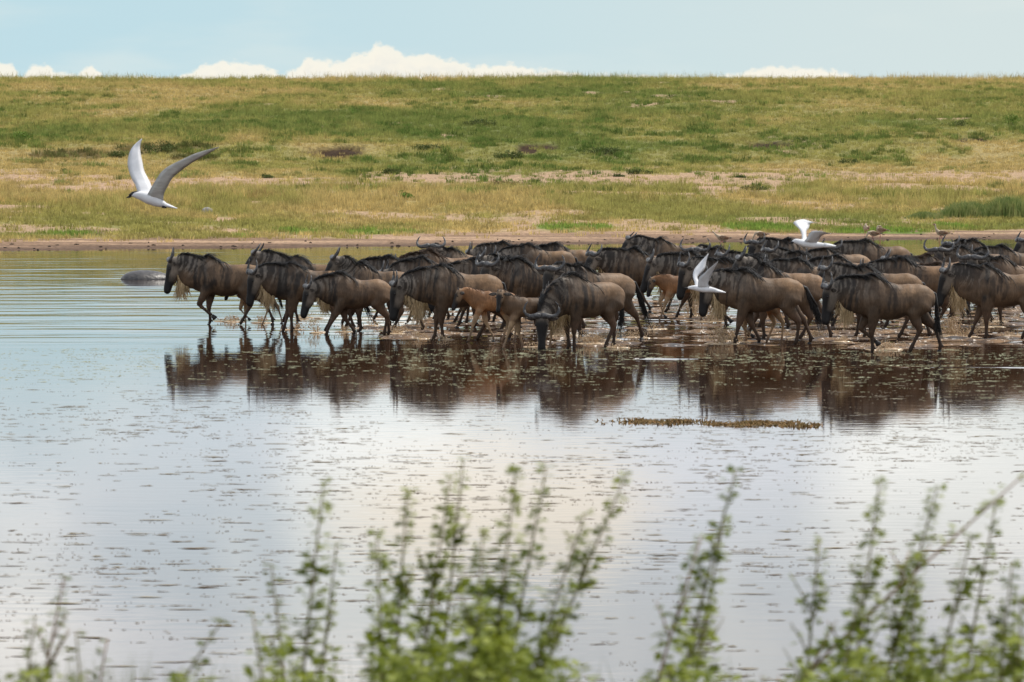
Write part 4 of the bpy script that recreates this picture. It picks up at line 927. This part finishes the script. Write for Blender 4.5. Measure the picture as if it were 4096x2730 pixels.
tern(675 + 1330 / 10.45, 212.5 + 320 / 10.45, 33, 'blurred white tern hovering above the back of the herd at upper right', 1350, (1330, 320),
     [(1225, 305), (1260, 300), (1330, 318), (1420, 335), (1500, 340), (1590, 345), (1650, 345)], [8, 26, 36, 36, 30, 17, 5],
     [([(1325, 290), (1330, 240), (1310, 180), (1270, 140), (1248, 110), (1285, 85), (1360, 75), (1430, 95), (1500, 112)], [(1390, 300), (1380, 240), (1385, 195), (1410, 165), (1420, 140), (1425, 125), (1450, 112), (1475, 112), (1505, 116)], .2, tw),
      ([(1345, 300), (1375, 260), (1395, 215), (1430, 190), (1500, 190), (1570, 205), (1700, 240)], [(1480, 320), (1490, 295), (1505, 270), (1520, 245), (1560, 225), (1620, 220), (1705, 244)], -.16, tg2)],
     bill=[(1240, 308), (1215, 316), (1195, 320)], tailp=[(1560, 342), (1620, 346), (1680, 350)], cap=([(1255, 288), (1280, 286), (1300, 292)], [8, 10, 6], .9))

# ------------------------------------------------------------------ foreground weeds on the near bank (out of focus)
wl = simple('weed_leaf', (.12, .165, .010), (.29, .33, .04), 9, .6, .3); wl2 = simple('weed_leaf_olive', (.11, .14, .03), (.22, .24, .07), 9, .7, .25)
translucent(wl, None, .3); translucent(wl2, None, .3)
ws = simple('weed_stem', (.16, .15, .06), (.26, .21, .10), 10, .8, .2); wsr = simple('weed_stem_brown', (.22, .12, .07), (.32, .20, .12), 10, .8, .2)
def weed(tipx, tipy, bx, D, label, dens=1.0, seed=0, mat=None, brown=False, top_bare=0.0, lsize=1.0, sprigs=1.0):
    rnd = random.Random(seed * 3 + 1); tip = atD(tipx, tipy, D); bot = atD(bx, 690, D)
    gz = 1.30; k = (bot.z - gz) / max(.05, tip.z - bot.z); base_ = Vector((bot.x - (tip.x - bot.x) * k * .5, D, gz))
    root = empty('weed_plant', base_); tag(root, label, 'weed', 'tall weeds on the near bank')
    tipl = tip - base_; botl = bot - base_
    curve = []
    for i in range(15):
        t_ = i / 14; q = Vector((0, 0, 0)) * (1 - t_) ** 2 + (botl * 1.25 + Vector((rnd.uniform(-.01, .01), 0, 0))) * 2 * t_ * (1 - t_) * .0
        q = Vector((np.interp(t_, [0, max(.15, botl.z / tipl.z), 1], [0, botl.x, tipl.x]), rnd.gauss(0, .002) + .03 * math.sin(t_ * 3 + seed), tipl.z * t_))
        curve.append(q)
    for _ in range(3): curve = [curve[0]] + [(curve[i - 1] + curve[i] * 2 + curve[i + 1]) / 4 for i in range(1, 14)] + [curve[14]]
    st = MB(); st.tube(curve, [.0055 * (1 - .8 * i / 14) + .0006 for i in range(15)], 6)
    lf = MB()
    def leaf(q, dr, ln):
        sd = dr.cross(Vector((rnd.gauss(0, .5), rnd.gauss(0, .5), 1))).normalized() * ln * rnd.uniform(.28, .42); dn = Vector((0, 0, -ln * .12)); m_ = q + dr * ln * .45
        k = len(lf.v); lf.v += [tuple(q), tuple(m_ + sd + dn), tuple(q + dr * ln + dn * 1.5), tuple(m_ - sd + dn), tuple(m_)]
        lf.f += [(k, k + 1, k + 4), (k + 1, k + 2, k + 4), (k + 2, k + 3, k + 4), (k + 3, k, k + 4)]
    H_ = tipl.z; n = int(285 * dens * H_)
    def pos(u):
        f = u * 14; i = min(int(f), 13); return curve[i].lerp(curve[i + 1], f - i)
    for i in range(n):
        u = rnd.random() ** .8
        if u > 1 - top_bare and rnd.random() < .6: continue
        v = 1 - u; q = pos(u); a = rnd.uniform(0, 6.28); off = rnd.uniform(0, .008 + .065 * v)
        # leaves gather in whorls
        u2 = round(u * 16) / 16 + rnd.gauss(0, .012); q = pos(min(.999, max(0, u2))) if rnd.random() < .7 else q
        dr = Vector((math.cos(a), math.sin(a), rnd.uniform(-.2, .7))).normalized(); ln = (.017 + .034 * v) * rnd.uniform(.6, 1.4) * lsize
        leaf(q + dr * off, dr, ln)
    for i in range(int(9 * sprigs * H_ / .9)):
        u = rnd.uniform(.25, .82); q = pos(u); a = rnd.choice([0, math.pi]) + rnd.gauss(0, .7); ln = rnd.uniform(.08, .22) * (1 - u * .6); d_ = Vector((math.cos(a) * .5, math.sin(a) * .5, .9)).normalized()
        e_ = q + d_ * ln; st.tube([q, q.lerp(e_, .5) + Vector((0, 0, .004)), e_], [.0025, .0018, .0008], 5)
        for j in range(int(11 * dens)):
            w_ = rnd.random(); a2 = rnd.uniform(0, 6.28); dr = Vector((math.cos(a2), math.sin(a2), .5)).normalized(); leaf(q.lerp(e_, w_), dr, (.012 + .016 * (1 - w_)) * rnd.uniform(.7, 1.3) * lsize)
    fo = lf.build('foliage', mat or wl, root, False); s_ = st.build('stem', wsr if brown else ws, root)
K_ = .4352
W = [  # tip x, tip y, base x at the bottom edge (displayed photo pixels), distance, density, text
 (150, 1325, 95, 9.6, .6, 'small weed standing highest at the left edge of the water foreground'), (85, 1410, 60, 9.2, .6, 'short sparse weed leftmost in the foreground'), (175, 1450, 190, 9.0, .5, 'short weed with bare stems near the left corner'), (245, 1470, 225, 9.4, .5, 'thin low weed right of the left corner group'),
 (508, 1430, 400, 9.1, .6, 'low leaning weed left of the first tall stalk'), (622, 1295, 655, 9.4, .5, 'thin half-height stalk left of the first tall stalk'),
 (745, 1105, 690, 9.0, 1.0, 'first tall stalk from the left with a tufted tip'), (775, 1245, 735, 9.7, .7, 'thin stalk just right of the first tall one'), (580, 1400, 610, 8.8, .9, 'leafy short stalk beside the left tall stalks'),
 (865, 1225, 880, 8.9, 1.3, 'leafy stalk at the left side of the dense clump'), (935, 1130, 905, 9.5, 1.2, 'stalk with small buds rising over the dense clump'), (1035, 1095, 960, 9.1, 1.3, 'leaning stalk in the left of the dense clump'),
 (1065, 1055, 1010, 9.8, .9, 'tallest thin stalk of the dense clump'), (1185, 1075, 1130, 8.9, 1.5, 'thick leafy stalk in the middle of the dense clump'), (1255, 1070, 1160, 9.3, 1.2, 'slender stalk leaning right from the dense clump'),
 (1110, 1220, 1090, 8.6, 1.8, 'bushy short stalk at the heart of the dense clump'), (1345, 1180, 1210, 9.2, 1.1, 'leaning stalk right of the dense clump'), (1440, 1090, 1230, 9.5, 1.0, 'long stalk leaning far right of the dense clump'), (1300, 1400, 1200, 8.7, 1.6, 'low leafy stalk at the right foot of the dense clump'),
 (1690, 1075, 1560, 9.3, 1.0, 'lone tall leaning stalk in the middle right foreground'), (1610, 1230, 1500, 9.0, .9, 'leafy shorter stalk beside the lone tall leaning one'), (1665, 1180, 1590, 9.9, .5, 'thin faint stalk right of the lone tall one'),
 (1885, 1235, 1850, 9.4, .8, 'stalk with small leaves left of the right-hand clump'), (2025, 1105, 1960, 9.0, 1.5, 'tallest leafy stalk of the right-hand clump'), (2155, 1120, 2030, 9.4, 1.2, 'upright stalk with dense small leaves in the right-hand clump'),
 (2230, 1230, 2150, 9.1, 1.0, 'middle-height stalk in the right-hand clump'), (2285, 1150, 2210, 9.7, .8, 'thin pale stalk in the right-hand clump'), (2325, 1290, 2290, 9.0, 1.3, 'leafy stalk by the right edge'), (2105, 1330, 2090, 8.7, 1.5, 'bushy low stalk in the right-hand clump'), (2350, 1380, 2345, 8.8, 1.5, 'leafy stalk cut by the right edge of the foreground'), (1980, 1360, 1930, 8.8, 1.3, 'leafy low stalk left in the right-hand clump')]
for i, (tx, ty, bx, D, dn, lb) in enumerate(W): weed(tx * K_, ty * K_, bx * K_, D, lb, dens=dn, seed=i + 1, mat=wl2 if i < 6 else None, brown=i in (0, 3, 20))
weed(2352 * K_, 1085 * K_, 1800 * K_, 9.2, 'long brown woody branch leaning diagonally to the right edge', dens=.8, seed=77, brown=True, sprigs=1.4)
# low grass and herbs along the bottom edge
gr = MB(); rnd = random.Random(31)
for i in range(3600):
    D = rnd.uniform(8.2, 10.2); px = rnd.uniform(-30, 1054); n_ = float(fbm(np.array(px * .012), np.array(D * 1.0), 66, 3)); q = atD(px, 690, D); x = q.x
    hump = .20 + .55 * sst(n_, .42, .62) + .25 * math.exp(-((px - 480) / 90) ** 2) + .2 * math.exp(-((px - 960) / 60) ** 2)
    if rnd.random() > hump + .1: continue
    h = (q.z - 1.3) + rnd.uniform(-.05, .12) * hump; a = rnd.uniform(0, 6.28); ln = rnd.uniform(.02, .14); w_ = rnd.uniform(.0015, .0035)
    b0 = Vector((x, D, 1.30)); t1 = b0 + Vector((math.cos(a) * ln * .4, math.sin(a) * ln * .4, h * .6)); t2 = b0 + Vector((math.cos(a) * ln, math.sin(a) * ln, h)); k = len(gr.v)
    gr.v += [tuple(b0 - Vector((w_, 0, 0))), tuple(b0 + Vector((w_, 0, 0))), tuple(t1 + Vector((w_, 0, 0))), tuple(t1 - Vector((w_, 0, 0))), tuple(t2)]; gr.f += [(k, k + 1, k + 2, k + 3), (k + 3, k + 2, k + 4)]
tag(gr.build('bank_grass', simple('bank_grass_blade', (.10, .15, .03), (.26, .27, .09), 4, .7, .2), smooth=False), kind='stuff')
lf = MB(); rnd = random.Random(32)
for cx, w_, top, n in [(40, 60, 668, 220), (190, 40, 674, 90), (300, 60, 672, 160), (400, 40, 655, 320), (440, 40, 650, 300), (500, 55, 640, 480), (560, 50, 660, 260), (690, 60, 664, 260), (860, 60, 650, 520), (960, 80, 640, 420), (820, 30, 672, 80), (385, 22, 600, 230), (430, 30, 610, 200), (480, 26, 590, 420), (505, 22, 600, 380), (1010, 40, 620, 220), (920, 30, 630, 160), (285, 20, 640, 120), (690, 18, 620, 60)]:
    for i in range(int(n * .55)):
        D = rnd.uniform(8.4, 9.6); px = cx + rnd.gauss(0, w_ * .5); py = 700 - (700 - top) * rnd.random() ** .8 * math.exp(-((px - cx) / w_) ** 2); q = atD(px, py, D)
        a = rnd.uniform(0, 6.28); dr = Vector((math.cos(a), math.sin(a), rnd.uniform(-.3, .5))).normalized(); ln = rnd.uniform(.012, .034); sd = dr.cross(Vector((rnd.gauss(0, .5), rnd.gauss(0, .5), 1))).normalized() * ln * .38
        k = len(lf.v); lf.v += [tuple(q), tuple(q + dr * ln * .5 + sd), tuple(q + dr * ln), tuple(q + dr * ln * .5 - sd)]; lf.f.append((k, k + 1, k + 2, k + 3))
        if rnd.random() < .12:
            k = len(lf.v); lf.v += [tuple(q), (q.x + .002, q.y, q.z), (q.x + rnd.gauss(0, .02), q.y, 1.3)]; lf.f.append((k, k + 1, k + 2))
tag(lf.build('bank_herbs', wl, smooth=False), kind='stuff')
